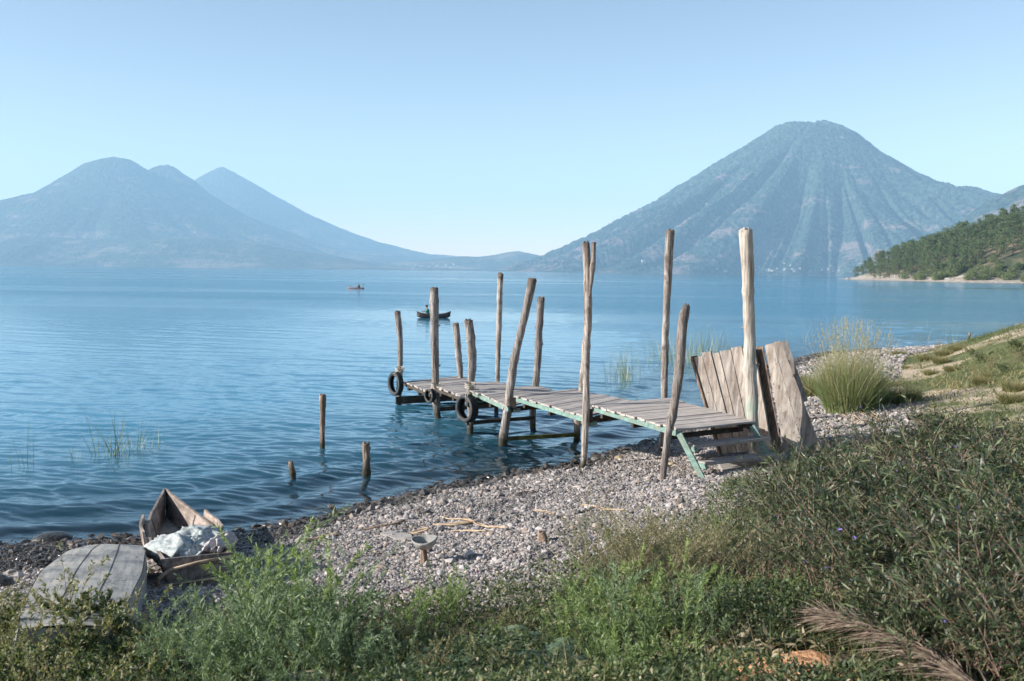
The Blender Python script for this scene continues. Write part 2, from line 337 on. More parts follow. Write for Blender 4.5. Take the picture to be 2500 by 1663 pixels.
# edge of the vegetation on the beach, in ground coordinates
VEG_PX = [(-900, 1500), (0, 1500), (300, 1590), (560, 1500), (760, 1500), (955, 1500), (1250, 1465), (1420, 1400), (1560, 1330), (1700, 1300), (1790, 1200), (1880, 1130), (1960, 1090)]
VEG = np.array([tuple(ground_px(*p))[:2] for p in VEG_PX] + [(7.2, 17.0), (8.6, 21.5), (10.2, 27), (14, 36), (20, 43), (28, 49), (60, 80), (200, 300)], float)
def vegside(x, y):
    """signed distance: >0 inside vegetation"""
    x = np.asarray(x, float).ravel(); y = np.asarray(y, float).ravel()
    best = np.full(len(x), 1e18); sg = np.zeros(len(x))
    for a, b in zip(VEG[:-1], VEG[1:]):
        d = b - a; t = np.clip(((x - a[0]) * d[0] + (y - a[1]) * d[1]) / (d @ d), 0, 1)
        dd = (x - a[0] - t * d[0])**2 + (y - a[1] - t * d[1])**2; k = dd < best - 1e-9; best[k] = dd[k]
        cr = d[0] * (y - a[1]) - d[1] * (x - a[0]); sg[k] = np.where(cr[k] > 0, -1, 1)
    return np.sqrt(best) * sg

def polar_grid(cx, cy, a0, a1, na, rs):
    A = np.linspace(a0, a1, na); r = np.asarray(rs)
    X = cx + np.sin(A)[None] * r[:, None]; Y = cy + np.cos(A)[None] * r[:, None]
    n = na; i = np.arange(len(r) - 1)[:, None] * n; j = np.arange(n - 1)[None]
    f = np.stack([i + j, i + j + 1, i + n + j + 1, i + n + j], -1).reshape(-1, 4)
    return X, Y, f
rs = np.concatenate([np.geomspace(0.4, 60, 620), np.geomspace(60.5, 1400, 160), np.geomspace(1450, 30000, 16)])
X, Y, f = polar_grid(0, -4, -1.5, 1.5, 760, rs)
Z = H(X, Y); sd_, _ = shore(X, Y); sd_ = sd_.reshape(X.shape); vg = vegside(X, Y).reshape(X.shape)
Z = np.where(np.hypot(X, Y) > 1500, np.minimum(Z, -4), Z)
def ground_mat():
    m, t, b = mat('shore_ground', 0.9); g = t.nodes.new('ShaderNodeNewGeometry'); v = g.outputs['Position']
    n1 = noise(t, v, 38, 4); n2 = noise(t, v, 3.0, 5); n3 = noise(t, v, 0.35, 4); n4 = noise(t, v, 0.05, 5)
    vo = t.nodes.new('ShaderNodeTexVoronoi'); vo.inputs['Scale'].default_value = 26; t.links.new(v, vo.inputs['Vector'])
    grav = mix(t, 0.6, ramp(t, n1.outputs[0], [(0.3, (0.06, 0.057, 0.055)), (0.7, (0.24, 0.225, 0.22))]).outputs[0], vo.outputs['Color'], 'SOFT_LIGHT')
    grav = mix(t, 0.8, grav, (0.5, 0.5, 0.5), 'COLOR') if False else grav
    soil = ramp(t, n2.outputs[0], [(0.3, (0.035, 0.035, 0.022)), (0.5, (0.07, 0.065, 0.04)), (0.7, (0.16, 0.13, 0.09))]).outputs[0]
    grass = ramp(t, n2.outputs[0], [(0.35, (0.05, 0.07, 0.025)), (0.65, (0.14, 0.15, 0.06))]).outputs[0]
    sand = ramp(t, n3.outputs[0], [(0.50, (0, 0, 0)), (0.58, (1, 1, 1))]).outputs[0]
    vegc = mix(t, sand, grass, mix(t, n1.outputs[0], (0.42, 0.33, 0.24), (0.52, 0.42, 0.32)))
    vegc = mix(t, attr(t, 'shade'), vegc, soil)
    vf = ramp(t, math_(t, 'ADD', attr(t, 'veg'), math_(t, 'MULTIPLY', math_(t, 'SUBTRACT', n2.outputs[0], 0.5), 0.8)), [(0.42, (0, 0, 0)), (0.58, (1, 1, 1))]).outputs[0]
    c = mix(t, vf, grav, vegc)
    farc = ramp(t, n4.outputs[0], [(0.45, (0.05, 0.06, 0.03)), (0.62, (0.20, 0.15, 0.10))]).outputs[0]
    rock = ramp(t, noise(t, v, 0.4, 5).outputs[0], [(0.35, (0.25, 0.20, 0.15)), (0.6, (0.50, 0.44, 0.38))]).outputs[0]
    farc = mix(t, attr(t, 'bare'), farc, rock)
    c = mix(t, attr(t, 'far'), c, farc)
    c = mix(t, attr(t, 'wet'), c, mix(t, n1.outputs[0], (0.020, 0.022, 0.020), (0.075, 0.07, 0.055)))
    t.links.new(c, b.inputs['Base Color'])
    r = ramp(t, attr(t, 'wet'), [(0, (0.92,) * 3), (1, (0.45,) * 3)]).outputs[0]; t.links.new(r, b.inputs['Roughness'])
    bump(t, math_(t, 'ADD', n1.outputs[0], math_(t, 'MULTIPLY', vo.outputs[0], -1.0)), 0.8, 0.03, b); return m
fa = ss(150, 330, Y)
at = {'veg': np.clip(vg * 1.2 + 0.5, 0, 1).ravel(), 'wet': ss(0.75, 0.15, sd_ - 1.7 * ss(-1.8, -3.6, X) + 0.7 * (fbm(X * 1.5, Y * 1.5, 3, 31) - 0.5)).ravel() * (1 - fa.ravel()),  # damp near the water; its wider left part also paints in shade
      'far': fa.ravel(), 'bare': (ss(26, 12, sd_)).ravel(), 'shade': ss(14, 9, np.hypot(X, Y)).ravel()}  # shade sets how much dark soil replaces grass near the camera
ground = link('ground', mesh_np('ground', np.stack([X, Y, Z], -1).reshape(-1, 3), [f], [ground_mat()], True, at)); tag(ground, kind='structure')
tag(ground, 'grey gravel beach rising to a sandy grassy bank')

# ------------------------------------------------------------------ water
rs = [1.0]
dys = np.concatenate([np.arange(1500, 60, -1.3), np.arange(60, 6, -0.8), np.geomspace(6, 0.28, 30)])
rs = CH * F / dys
X, Y, f = polar_grid(0, 0, -0.95, 0.95, 900, rs)
dep = -H(X, Y)
dist = np.hypot(X, Y)
def waves(X, Y):
    z = 0
    for i, (lam, amp, ang) in enumerate([(2.6, 0.006, 0.35), (1.7, 0.006, 0.10), (1.1, 0.0055, 0.5), (0.72, 0.0055, 0.15), (0.47, 0.0055, 0.6), (0.33, 0.0052, -0.15), (0.25, 0.0048, 0.4), (0.19, 0.0036, 0.1), (0.15, 0.0026, 0.7)]):
        # crests run along the shore; phase warped by noise so no wave repeats
        wx, wy = math.sin(ang), math.cos(ang); k = 2 * math.pi / lam
        wp = 2.6 * fbm(X / (lam * 2.2) + i * 13, Y / (lam * 2.2), 2, 40 + i) * 3.0
        env = 0.25 + 1.5 * vnoise(X / (lam * 3.5) + 5 * i, Y / (lam * 2.5), 60 + i)
        fade = ss(lam * 130, lam * 60, dist)
        ph = k * (X * wx + Y * wy) + wp
        z = z + amp * env * fade * (np.sin(ph) + 0.25 * np.sin(2 * ph + 1))
    return z
s_, _ = shore(X, Y); s_ = s_.reshape(X.shape)
Zw = waves(X, Y) * (0.35 + 0.65 * ss(0.0, 2.5, -s_))
# little breakers rolling on to the beach
br = 0.028 * np.sin(2 * np.pi * (-s_ / 1.25) + 2.5 * fbm(X * 0.5, Y * 0.5, 2, 77) * 2) * ss(0.1, 0.8, -s_) * ss(5.5, 2.5, -s_) * ss(90, 60, dist)
Zw = Zw + br
def water_mat():
    m = bpy.data.materials.new('lake_water'); m.use_nodes = True; t = m.node_tree; t.nodes.remove(t.nodes['Principled BSDF'])
    out = t.nodes['Material Output']; g = t.nodes.new('ShaderNodeNewGeometry'); v = g.outputs['Position']
    na = noise(t, mapping(t, v, (0.75, 1.7, 1), (0, 0, 0.22)), 4.2, 5, 0.62); nb = noise(t, mapping(t, v, (0.6, 1.6, 1), (0, 0, 0.12)), 0.9, 4, 0.6)
    nc = noise(t, mapping(t, v, (0.35, 1.9, 1), (0, 0, 0.05)), 0.16, 3, 0.55)
    slick = noise(t, mapping(t, v, (0.0016, 0.0075, 1), (0, 0, 0.06)), 1.0, 3, 0.5)
    nz = noise(t, mapping(t, v, (0.7, 1.7, 1), (0, 0, 0.2)), 9.5, 3, 0.6)
    h = math_(t, 'ADD', math_(t, 'ADD', math_(t, 'MULTIPLY', nz.outputs[0], 0.020), math_(t, 'MULTIPLY', na.outputs[0], 0.060)), math_(t, 'ADD', math_(t, 'MULTIPLY', nb.outputs[0], 0.13), math_(t, 'MULTIPLY', nc.outputs[0], 0.24)))
    gust = noise(t, mapping(t, v, (0.02, 0.06, 1), (0, 0, 0.2)), 1.0, 4, 0.6)
    st = math_(t, 'MULTIPLY', ramp(t, slick.outputs[0], [(0.42, (0.06,) * 3), (0.48, (1,) * 3)]).outputs[0], ramp(t, gust.outputs[0], [(0.3, (0.55,) * 3), (0.7, (1.0,) * 3)]).outputs[0])
    bn = t.nodes.new('ShaderNodeBump'); bn.inputs['Distance'].default_value = 1.0; t.links.new(h, bn.inputs['Height']); t.links.new(st, bn.inputs['Strength'])
    gl = t.nodes.new('ShaderNodeBsdfGlossy'); gl.inputs['Roughness'].default_value = 0.045; gl.inputs['Color'].default_value = (0.88, 0.96, 1, 1); t.links.new(bn.outputs[0], gl.inputs['Normal'])
    fr = t.nodes.new('ShaderNodeFresnel'); fr.inputs['IOR'].default_value = 1.42; t.links.new(bn.outputs[0], fr.inputs['Normal'])
    body = t.nodes.new('ShaderNodeBsdfDiffuse'); body.inputs['Color'].default_value = (0.052, 0.20, 0.305, 1)
    trn = t.nodes.new('ShaderNodeBsdfTransparent'); trn.inputs['Color'].default_value = (0.50, 0.66, 0.62, 1)
    a = ramp(t, attr(t, 'depth'), [(0.0, (0.0,) * 3), (0.15, (0.25,) * 3), (0.55, (1,) * 3)]).outputs[0]
    m1 = t.nodes.new('ShaderNodeMixShader'); t.links.new(a, m1.inputs[0]); t.links.new(trn.outputs[0], m1.inputs[1]); t.links.new(body.outputs[0], m1.inputs[2])
    m2 = t.nodes.new('ShaderNodeMixShader'); t.links.new(fr.outputs[0], m2.inputs[0]); t.links.new(m1.outputs[0], m2.inputs[1]); t.links.new(gl.outputs[0], m2.inputs[2])
    t.links.new(m2.outputs[0], out.inputs[0]); return m
water = link('water', mesh_np('water', np.stack([X, Y, Zw], -1).reshape(-1, 3), [f], [water_mat()], True, {'depth': np.clip(dep / 2.4, 0, 1).ravel()})); tag(water, 'rippled blue lake', kind='structure')

# ------------------------------------------------------------------ volcanoes and hills
def hill_mat(name, c_dark, c_pale, c_bare, s1, bare0=0.52, bd=18):
    m, t, b = mat(name, 0.95); g = t.nodes.new('ShaderNodeNewGeometry'); v = g.outputs['Position']
    n1 = noise(t, v, s1 * 14, 5, 0.7); n2 = noise(t, mapping(t, v, (1, 1, 2.5)), s1 * 1.6, 5, 0.6); n3 = noise(t, v, s1 * 40, 2, 0.6)
    c = ramp(t, n1.outputs[0], [(0.38, c_dark), (0.62, c_pale)]).outputs[0]  # mottled forest tone, dark and pale at random
    sx = t.nodes.new('ShaderNodeSeparateXYZ'); t.links.new(v, sx.inputs[0])
    lo = math_(t, 'MULTIPLY', sx.outputs[2], -0.00012)
    k = ramp(t, math_(t, 'ADD', math_(t, 'ADD', n2.outputs[0], lo), math_(t, 'MULTIPLY', math_(t, 'SUBTRACT', n1.outputs[0], 0.5), 0.25)), [(bare0, (0, 0, 0)), (bare0 + 0.1, (1, 1, 1))]).outputs[0]
    c = mix(t, math_(t, 'MULTIPLY', k, 0.75), c, c_bare)
    t.links.new(c, b.inputs['Base Color']); bump(t, math_(t, 'ADD', n1.outputs[0], math_(t, 'MULTIPLY', n3.outputs[0], 0.5)), 0.9, bd, b); b.inputs['Specular IOR Level'].default_value = 0.05
    return m
def volcano(name, label, cx_px, D, left, right, seed, mt, ridges=26, gul=0.09, na=720, nr=260, warp=0.25, extend=1.0):
    """left/right: silhouette points (display px) going away from the summit"""
    def prof(pts):
        P = []
        for p in pts:
            q = D2N(p); P.append((abs(q[0] - cx_px) / F * D, (HZ(q[0]) - q[1]) / F * D))
        P = np.array(P); return P[:, 0], np.maximum(P[:, 1], -20)
    rl, hl = prof(left); rr_, hr = prof(right)
    cx = (cx_px - 1250) / F * D
    th = np.linspace(0, 2 * np.pi, na + 1)[:-1]
    RL = rl[-1]; RR = rr_[-1]
    wgt = (1 + np.cos(th)) / 2; wgt = wgt * wgt * (3 - 2 * wgt)
    Rm = RL * (1 - wgt) + RR * wgt
    u = np.linspace(0, 1, nr)[:, None]
    r = u * Rm[None]
    def gully(kk, sh, sd_):
        q = kk / (2 * np.pi); n_ = fbm(np.cos(th)[None] * q + u * sh + 31, np.sin(th)[None] * q - u * sh * 0.7 + sd_, 2, seed + sd_)
        return 1 - np.clip(np.abs(n_ - 0.5) * 6.0, 0, 1)**0.8      # 1 in the valley floor, 0 on broad shoulders
    hm = hl[0]; amp = gul * hm
    Xv = cx + r * np.cos(th)[None]; Yv = D + r * np.sin(th)[None] * extend
    add = -amp * gully(ridges * 0.5, 0.55, 1) * ss(0.16, 0.50, u) * ss(0.98, 0.74, u) * 0.95
    add = add - amp * 0.55 * gully(ridges * 1.1, 0.8, 2) * ss(0.24, 0.55, u) * ss(1.0, 0.80, u)
    add = add - amp * 0.26 * gully(ridges * 2.4, 1.1, 3) * ss(0.30, 0.6, u) * ss(1.0, 0.85, u)
    add = add + hm * 0.017 * (fbm(Xv / (hm * 0.12), Yv / (hm * 0.12), 4, seed + 4) - 0.5) * ss(1.0, 0.85, u) * ss(0, 0.06, u)
    add = add + 16 * (vnoise(Xv / 16, Yv / 16, seed + 9) - 0.5) * ss(1.0, 0.9, u)
    tl, tr_ = hl.copy(), hr.copy()
    for it in range(6):      # the near flanks rise above the plain section of a cone: lower the section until the outline has its true height
        h = np.interp(r, rl, hl, right=-20) * (1 - wgt)[None] + np.interp(r, rr_, hr, right=-20) * wgt[None] + add
        sx = (Xv / Yv).ravel(); sy = (h / Yv).ravel(); o_ = np.argsort(sx); sx = sx[o_]; sy = sy[o_]
        for (pr, hh, tt, sg) in ((rl, hl, tl, -1), (rr_, hr, tr_, 1)):
            for k in range(len(pr)):
                c = (cx + sg * pr[k]) / D; i0, i1 = np.searchsorted(sx, [c - 5 / F, c + 5 / F])
                if i1 > i0 and tt[k] > 15:
                    hh[k] = max(10, hh[k] + 0.8 * (tt[k] - sy[i0:i1].max() * D))
    h = np.interp(r, rl, hl, right=-20) * (1 - wgt)[None] + np.interp(r, rr_, hr, right=-20) * wgt[None] + add
    h[-1] = -25
    V = np.stack([Xv, Yv, h], -1).reshape(-1, 3)
    i = np.arange(nr - 1)[:, None] * na; j = np.arange(na)[None]; j2 = (j + 1) % na
    f = np.stack([i + j, i + j2, i + na + j2, i + na + j], -1).reshape(-1, 4)[:, ::-1]
    o = link(name, mesh_np(name, V, [f], [mt], True)); tag(o, label, kind='structure'); return o
MV1 = hill_mat('volcano_forest', (0.008, 0.024, 0.028), (0.085, 0.12, 0.095), (0.27, 0.20, 0.19), 0.0022, 0.50, 34)
MV2 = hill_mat('far_mountain_forest', (0.03, 0.045, 0.03), (0.07, 0.09, 0.05), (0.24, 0.18, 0.14), 0.0012, 0.50, 30)
volcano('volcano', 'steep blue green volcano with gullied slopes above the right shore', 1985, 8000,
        [(1871, 281), (1860, 283), (1830, 291), (1800, 286), (1775, 291), (1740, 312), (1660, 360), (1590, 405), (1500, 462), (1420, 502), (1330, 547), (1240, 588), (1165, 613), (1120, 625)],
        [(1871, 281), (1885, 280), (1920, 290), (1960, 308), (2010, 345), (2080, 385), (2150, 418), (2210, 428), (2290, 447), (2420, 500), (2600, 570), (2800, 640)], 8, MV1, na=1200, nr=420, gul=0.20, ridges=44)
volcano('mountain', 'broad hazy double peaked mountain above the left shore', 281, 11500,
        [(265, 363), (230, 368), (205, 376), (150, 405), (100, 432), (0, 462), (-150, 520), (-320, 580), (-450, 612)],
        [(265, 363), (300, 368), (325, 380), (345, 392), (380, 412), (450, 450), (560, 505), (650, 540), (760, 580), (880, 608), (980, 620)], 12, MV2, ridges=18, gul=0.05)
volcano('second_peak', 'rounded second summit just right of the highest left mountain', 414, 11900,
        [(390, 381), (370, 382), (345, 391), (300, 425), (200, 490), (100, 550), (20, 605)],
        [(390, 381), (410, 388), (450, 415), (480, 440), (560, 490), (650, 528), (760, 570), (880, 603), (980, 618)], 14, MV2, ridges=18, gul=0.05)
volcano('distant_volcano', 'faint pointed volcano behind the double peaked mountain', 541, 14600,
        [(510, 386), (480, 397), (450, 413), (380, 460), (300, 520), (150, 600)],
        [(510, 386), (540, 396), (600, 430), (700, 486), (780, 523), (860, 552), (940, 573), (1000, 585), (1060, 590), (1120, 600), (1240, 615)], 22, MV2, ridges=14, gul=0.04)
def ridge(name, label, D, depth, pts, seed, mt, nx=500, ny=80):
    P = np.array([D2N(p) for p in pts]); x = (P[:, 0] - 1250) / F * D; h = np.array([(HZ(a) - b) / F * D for a, b in P])
    xx = np.linspace(x[0], x[-1], nx); hh = np.interp(xx, x, h); hm = hh.max()
    v = np.linspace(-1, 1, ny)[:, None]
    prof = np.cos(np.clip(v, -1, 1) * np.pi / 2)**1.15
    Xv = xx[None] + 0 * v; Yv = D + depth * v + 0 * xx[None]
    g = fbm(Xv / (depth * 0.22), Yv / (depth * 0.6), 4, seed) - 0.5
    Z = hh[None] * prof * (1 + 0.5 * g * (1 - prof) * 2) + hm * 0.06 * g * ss(0, 0.3, prof) - 12 * (1 - prof)
    i = np.arange(ny - 1)[:, None] * nx; j = np.arange(nx - 1)[None]
    f = np.stack([i + j, i + j + 1, i + nx + j + 1, i + nx + j], -1).reshape(-1, 4)
    tag(link(name, mesh_np(name, np.stack([Xv, Yv, Z], -1).reshape(-1, 3), [f], [mt], True)), label, kind='structure')
ridge('hills', 'low hazy foothills along the left far shore', 9400, 1300,
      [(-400, 600), (-150, 585), (0, 560), (60, 548), (140, 545), (230, 552), (330, 548), (430, 545), (500, 548), (600, 560), (680, 577), (760, 588), (830, 600), (880, 612), (930, 616), (1100, 620)], 51, MV2)
ridge('low_hills', 'low saddle of hills between the two volcanoes', 10600, 1200,
      [(760, 622), (900, 606), (1000, 596), (1060, 590), (1100, 591), (1140, 586), (1165, 581), (1190, 578), (1215, 583), (1260, 592), (1400, 610), (1500, 625)], 57, MV2)
ridge('right_hills', 'blue wooded hill rising behind the promontory at the right edge', 5200, 900,
      [(2150, 640), (2200, 560), (2240, 500), (2290, 452), (2325, 434), (2357, 422), (2420, 395), (2500, 380), (2700, 420), (2900, 600)], 63, MV1)

# houses, only a few metres wide and kilometres away
def house_mesh():
    b = MB(); b.hexa([(-5, -4, -4), (5, -4, -4), (5, 4, -4), (-5, 4, -4), (-5, -4, 5), (5, -4, 5), (5, 4, 5), (-5, 4, 5)])
    V = np.vstack(b.V); fs = [x for x in b.Fc]
    V = np.vstack([V, [(-5.6, -4.6, 5.02), (5.6, -4.6, 5.02), (5.6, 4.6, 5.02), (-5.6, 4.6, 5.02), (-5.6, 0, 7.4), (5.6, 0, 7.4)]])
    q = np.array([(8, 9, 13, 12), (10, 11, 12, 13), (11, 10, 9, 8)]); tr = np.array([(9, 10, 13), (11, 8, 12)])
    return mesh_np('house', V, [np.vstack([fs[0], q]), tr], [M_HW, M_HR], False, {'rnd': np.full(len(V), 0.5)}, [0] * 6 + [1] * 5)
HM = house_mesh()
dg = bpy.context.evaluated_depsgraph_get()
def drop(o_name, x, y0, y1):
    o = bpy.data.objects[o_name]
    return o
from mathutils.bvhtree import BVHTree
def bvh(name):
    me = bpy.data.objects[name].data; n = len(me.vertices); co = np.empty(n * 3, np.float32); me.vertices.foreach_get('co', co)
    return BVHTree.FromPolygons([tuple(c) for c in co.reshape(-1, 3)], [tuple(p.vertices) for p in me.polygons])
BV = [(bvh(n), n) for n in ('volcano', 'low_hills', 'hills')]
def house(px, py, sc, label, group):
    d = ray(px, py).normalized(); best = None
    for b, n in BV:
        h = b.ray_cast(Vector((0, 0, CH)), d)
        if h[0] is not None and (best is None or h[3] < best[1]): best = (h[0], h[3])
    if best is None: return
    o = link('house', HM, None, best[0], (0, 0, random.uniform(-0.5, 0.5))); o.scale = (sc, sc, sc)
    tag(o, label, 'house', group)
rh = random.Random(3)
for k in range(30): house(rh.gauss(1890, 75), 664 - abs(rh.gauss(0, 6)), rh.uniform(0.6, 1.35), 'tiny white house in the village at the foot of the steep right volcano', 'village houses at the foot of the right volcano')
for k in range(30): house(rh.uniform(955, 1120), 646 + (rh.random() * 9) + (rh.uniform(-1, 1)), rh.uniform(0.9, 1.9), 'tiny pale house of the hazy town on the far shore between the volcanoes', 'houses of the far lakeside town')
for (px, py) in [(1570, 639), (1573, 641), (1440, 658), (1726, 500)]:
    house(px, py, 1.8, 'lone white house on the left slope of the steep right volcano', 'lone houses on the volcano slope')

# ------------------------------------------------------------------ leaves
def leaves(P, Dr, L, W, N=None, bend=0.25, rnd=None):
    """P base, Dr direction, L length, W width arrays -> V (n*6,3), faces"""
    n = len(P); Dr = Dr / (np.linalg.norm(Dr, axis=1)[:, None] + 1e-9)
    if N is None: N = rng.normal(size=(n, 3)) + np.array([0, 0, 1.2])
    S = np.cross(Dr, N); S /= np.linalg.norm(S, axis=1)[:, None] + 1e-9; Nn = np.cross(S, Dr)
    L = np.broadcast_to(L, (n,))[:, None]; W = np.broadcast_to(W, (n,))[:, None]
    g = Nn * -bend
    a = P; m1 = P + Dr * L * 0.35 + g * L * 0.10; m2 = P + Dr * L * 0.7 + g * L * 0.42; tp = P + Dr * L * 0.97 + g * L * 0.9
    V = np.stack([a, m1 - S * W * 0.5, m1 + S * W * 0.5, m2 - S * W * 0.38, m2 + S * W * 0.38, tp], 1).reshape(-1, 3)
    i = np.arange(n)[:, None] * 6
    tri = np.concatenate([i + np.array([[0, 2, 1]]), i + np.array([[3, 4, 5]])]); quad = i + np.array([[1, 2, 4, 3]])
    return V, quad, tri, np.repeat(rng.random(n) if rnd is None else rnd, 6)
def leaf_obj(name, arrs, mt, parent=None, loc=(0, 0, 0)):
    V = []; Q = []; T = []; A = []; n = 0
    for v, q, t, a in arrs:
        V.append(v); Q.append(q + n); T.append(t + n); A.append(a); n += len(v)
    me = mesh_np(name, np.vstack(V), [np.vstack(Q), np.vstack(T)], [mt], False, {'rnd': np.concatenate(A)})
    return link(name, me, parent, loc)
def blades(P, Dr, L, W, droop=0.3, seg=4, rnd=None):
    """grass blades with curved spine"""
    n = len(P); Dr = Dr / np.linalg.norm(Dr, axis=1)[:, None]
    side = np.cross(Dr, rng.normal(size=(n, 3))); side /= np.linalg.norm(side, axis=1)[:, None]
    hz = Dr * np.array([1, 1, 0]); hz = hz / (np.linalg.norm(hz, axis=1)[:, None] + 1e-3)
    L = np.broadcast_to(L, (n,))[:, None]; W = np.broadcast_to(W, (n,))[:, None]; dr = np.broadcast_to(droop, (n,))[:, None]
    rows = []
    for k in range(seg + 1):
        u = k / seg
        c = P + Dr * L * u + (hz * 0.7 - np.array([0, 0, 0.55])) * L * dr * u**2.2
        wv = W * (1 - u**1.6 * 0.92) * 0.5
        rows += [c - side * wv, c + side * wv]
    V = np.stack(rows, 1).reshape(-1, 3); m = 2 * (seg + 1); i = np.arange(n)[:, None] * m
    q = np.concatenate([i + np.array([[2 * k, 2 * k + 1, 2 * k + 3, 2 * k + 2]]) for k in range(seg)])
    return V, q, np.zeros((0, 3), int), np.repeat(rng.random(n) if rnd is None else rnd, m)

# ---- plants (prototypes are made at the origin, then copied)
def stem_path(h, lean, az, curve, k=10, wob=0.03, r=None):
    r = r or rng
    u = np.linspace(0, 1, k); d = np.array([math.cos(az), math.sin(az)])
    off = (lean * u + curve * u * u) * h
    P = np.stack([d[0] * off, d[1] * off, h * u * (1 - 0.15 * curve * u)], -1)
    P[:, :2] += np.cumsum(r.normal(size=(k, 2)) * wob * h / k, 0); P[0, :2] = 0
    return P
def shrub(name, mt_leaf, mt_stem, nst, hgt, spread, nleaf, L, W, start=0.35, flowers=0, rad=0.0045, whorl=True, branch=2, lean=(0.1, 0.6), brownlow=True):
    root = empty(name, (0, 0, 0)); sb = MB(); arr = []; tips = []
    for s in range(nst):
        az = rng.uniform(0, 2 * np.pi); h = hgt * rng.uniform(0.55, 1.0)
        base = np.array([rng.normal() * spread * 0.4, rng.normal() * spread * 0.4, -0.03])
        P = stem_path(h, rng.uniform(*lean), az, rng.uniform(0, 0.35)) + base
        sb.tube(P, np.linspace(rad, rad * 0.35, len(P)), 4, rng.random(), cap=False)
        paths = [(P, start)]
        for b in range(branch):
            k = int(rng.integers(3, 8)); Q = stem_path(h * rng.uniform(0.25, 0.5), rng.uniform(0.4, 1.0), az + rng.normal() * 1.2, 0.2, 7) + P[k]
            sb.tube(Q, np.linspace(rad * 0.6, rad * 0.25, len(Q)), 3, rng.random(), cap=False); paths.append((Q, 0.1))
        for (Q, st) in paths:
            m = max(3, int(nleaf * (1 if st == start else 0.5)))
            u = st + (1 - st) * rng.random(m)**0.7
            ii = u * (len(Q) - 1); i0 = np.clip(ii.astype(int), 0, len(Q) - 2); fr = (ii - i0)[:, None]
            p = Q[i0] * (1 - fr) + Q[i0 + 1] * fr; T = Q[i0 + 1] - Q[i0]; T /= np.linalg.norm(T, axis=1)[:, None]
            rd = rng.normal(size=(m, 3)); rd -= (rd * T).sum(1)[:, None] * T; rd /= np.linalg.norm(rd, axis=1)[:, None]
            Dr = rd * 0.85 + T * rng.uniform(0.4, 1.5, (m, 1)); Dr[:, 2] += 0.15
            rn = np.clip(rng.beta(2, 2, m) * 0.85 + (0.35 * (u < st + 0.25 * (1 - st)) * rng.random(m) if brownlow else 0), 0, 1)
            arr.append(leaves(p, Dr, L * rng.uniform(0.5, 1.15, m), W * rng.uniform(0.7, 1.2, m), None, rng.uniform(0.05, 0.5, (m, 1)), rn))
            tips.append(Q[-1])
    sb.build('stems', mt_stem, root); leaf_obj('foliage', arr, mt_leaf, root)
    for k in range(flowers):
        t = tips[int(rng.integers(len(tips)))]; fl = MB()
        for q in range(5):
            a = q * 1.2566; dx, dy = math.cos(a), math.sin(a)
            fl.add([(0, 0, 0), (dx * 0.012 - dy * 0.009, dy * 0.012 + dx * 0.009, 0.012), (dx * 0.026, dy * 0.026, 0.012), (dx * 0.012 + dy * 0.009, dy * 0.012 - dx * 0.009, 0.012)], [np.array([(0, 1, 2, 3)])])
        fo = fl.build('flower', M_FLOW, root); fo.location = tuple(t); fo.rotation_euler = (rng.uniform(-1, 1), rng.uniform(-1, 1), 0); s = rng.uniform(0.55, 0.95); fo.scale = (s, s, s)
    return root
def place(proto, x, y, sc, label, cat, group=None, rz=None, first=set(), z=None, dz=-0.02):
    o = proto if proto.name not in first else copy_tree(proto)
    if o is proto: first.add(proto.name)
    o.location = (x, y, (gz(x, y) if z is None else z) + dz); o.rotation_euler = (0, 0, rng.uniform(0, 6.28) if rz is None else rz)
    o.scale = (sc, sc, sc) if np.isscalar(sc) else sc
    tag(o, label, cat, group); return o

# dark flowering shrubs over the right foreground
shr = [shrub('shrub', M_LSH, M_STEM, 44, 1.15, 0.5, 24, 0.105, 0.0135, 0.62, 3, branch=3), shrub('shrub', M_LSH, M_STEM, 40, 1.05, 0.55, 28, 0.12, 0.0155, 0.55, 2, branch=3),
       shrub('shrub', M_LSH, M_STEM, 44, 0.95, 0.5, 21, 0.09, 0.0125, 0.62, 2)]
SHP = [  # native px of the foot of each shrub, scale, height factor
    (1930, 1270, .6), (2010, 1210, .7), (1870, 1390, .52), (1950, 1340, .75), (2050, 1270, .9), (2130, 1200, 1.0), (2230, 1180, 1.0), (2330, 1180, 1.05), (2440, 1200, 1.05),
    (2040, 1400, .9), (2140, 1370, .95), (2250, 1340, 1.0), (2370, 1340, 1.0), (2480, 1360, 1.0), (1960, 1450, .7), (2100, 1500, .7), (2220, 1500, .8), (2340, 1500, .85), (2460, 1520, .85),
    (2290, 1640, .62), (2400, 1680, .65), (2500, 1700, .65), (2560, 1450, 1.0), (2560, 1280, 1.1), (2600, 1600, .8)]
for i, (px, py, sc) in enumerate(SHP):
    g = ground_px(px, py); near = py > 1440
    lab = 'dark green shrub with long narrow leaves at the lower right edge of the bank' if near else ('dark flowering shrub with reddish brown stems spreading over the right of the bank' if px > 1990 else 'sparse dark twiggy shrub at the gravel edge right of the stairs')
    place(shr[i % 3], g.x, g.y, (sc * 1.05, sc * 1.05, sc * 0.86), lab, 'shrub', 'dark flowering shrubs over the right foreground')

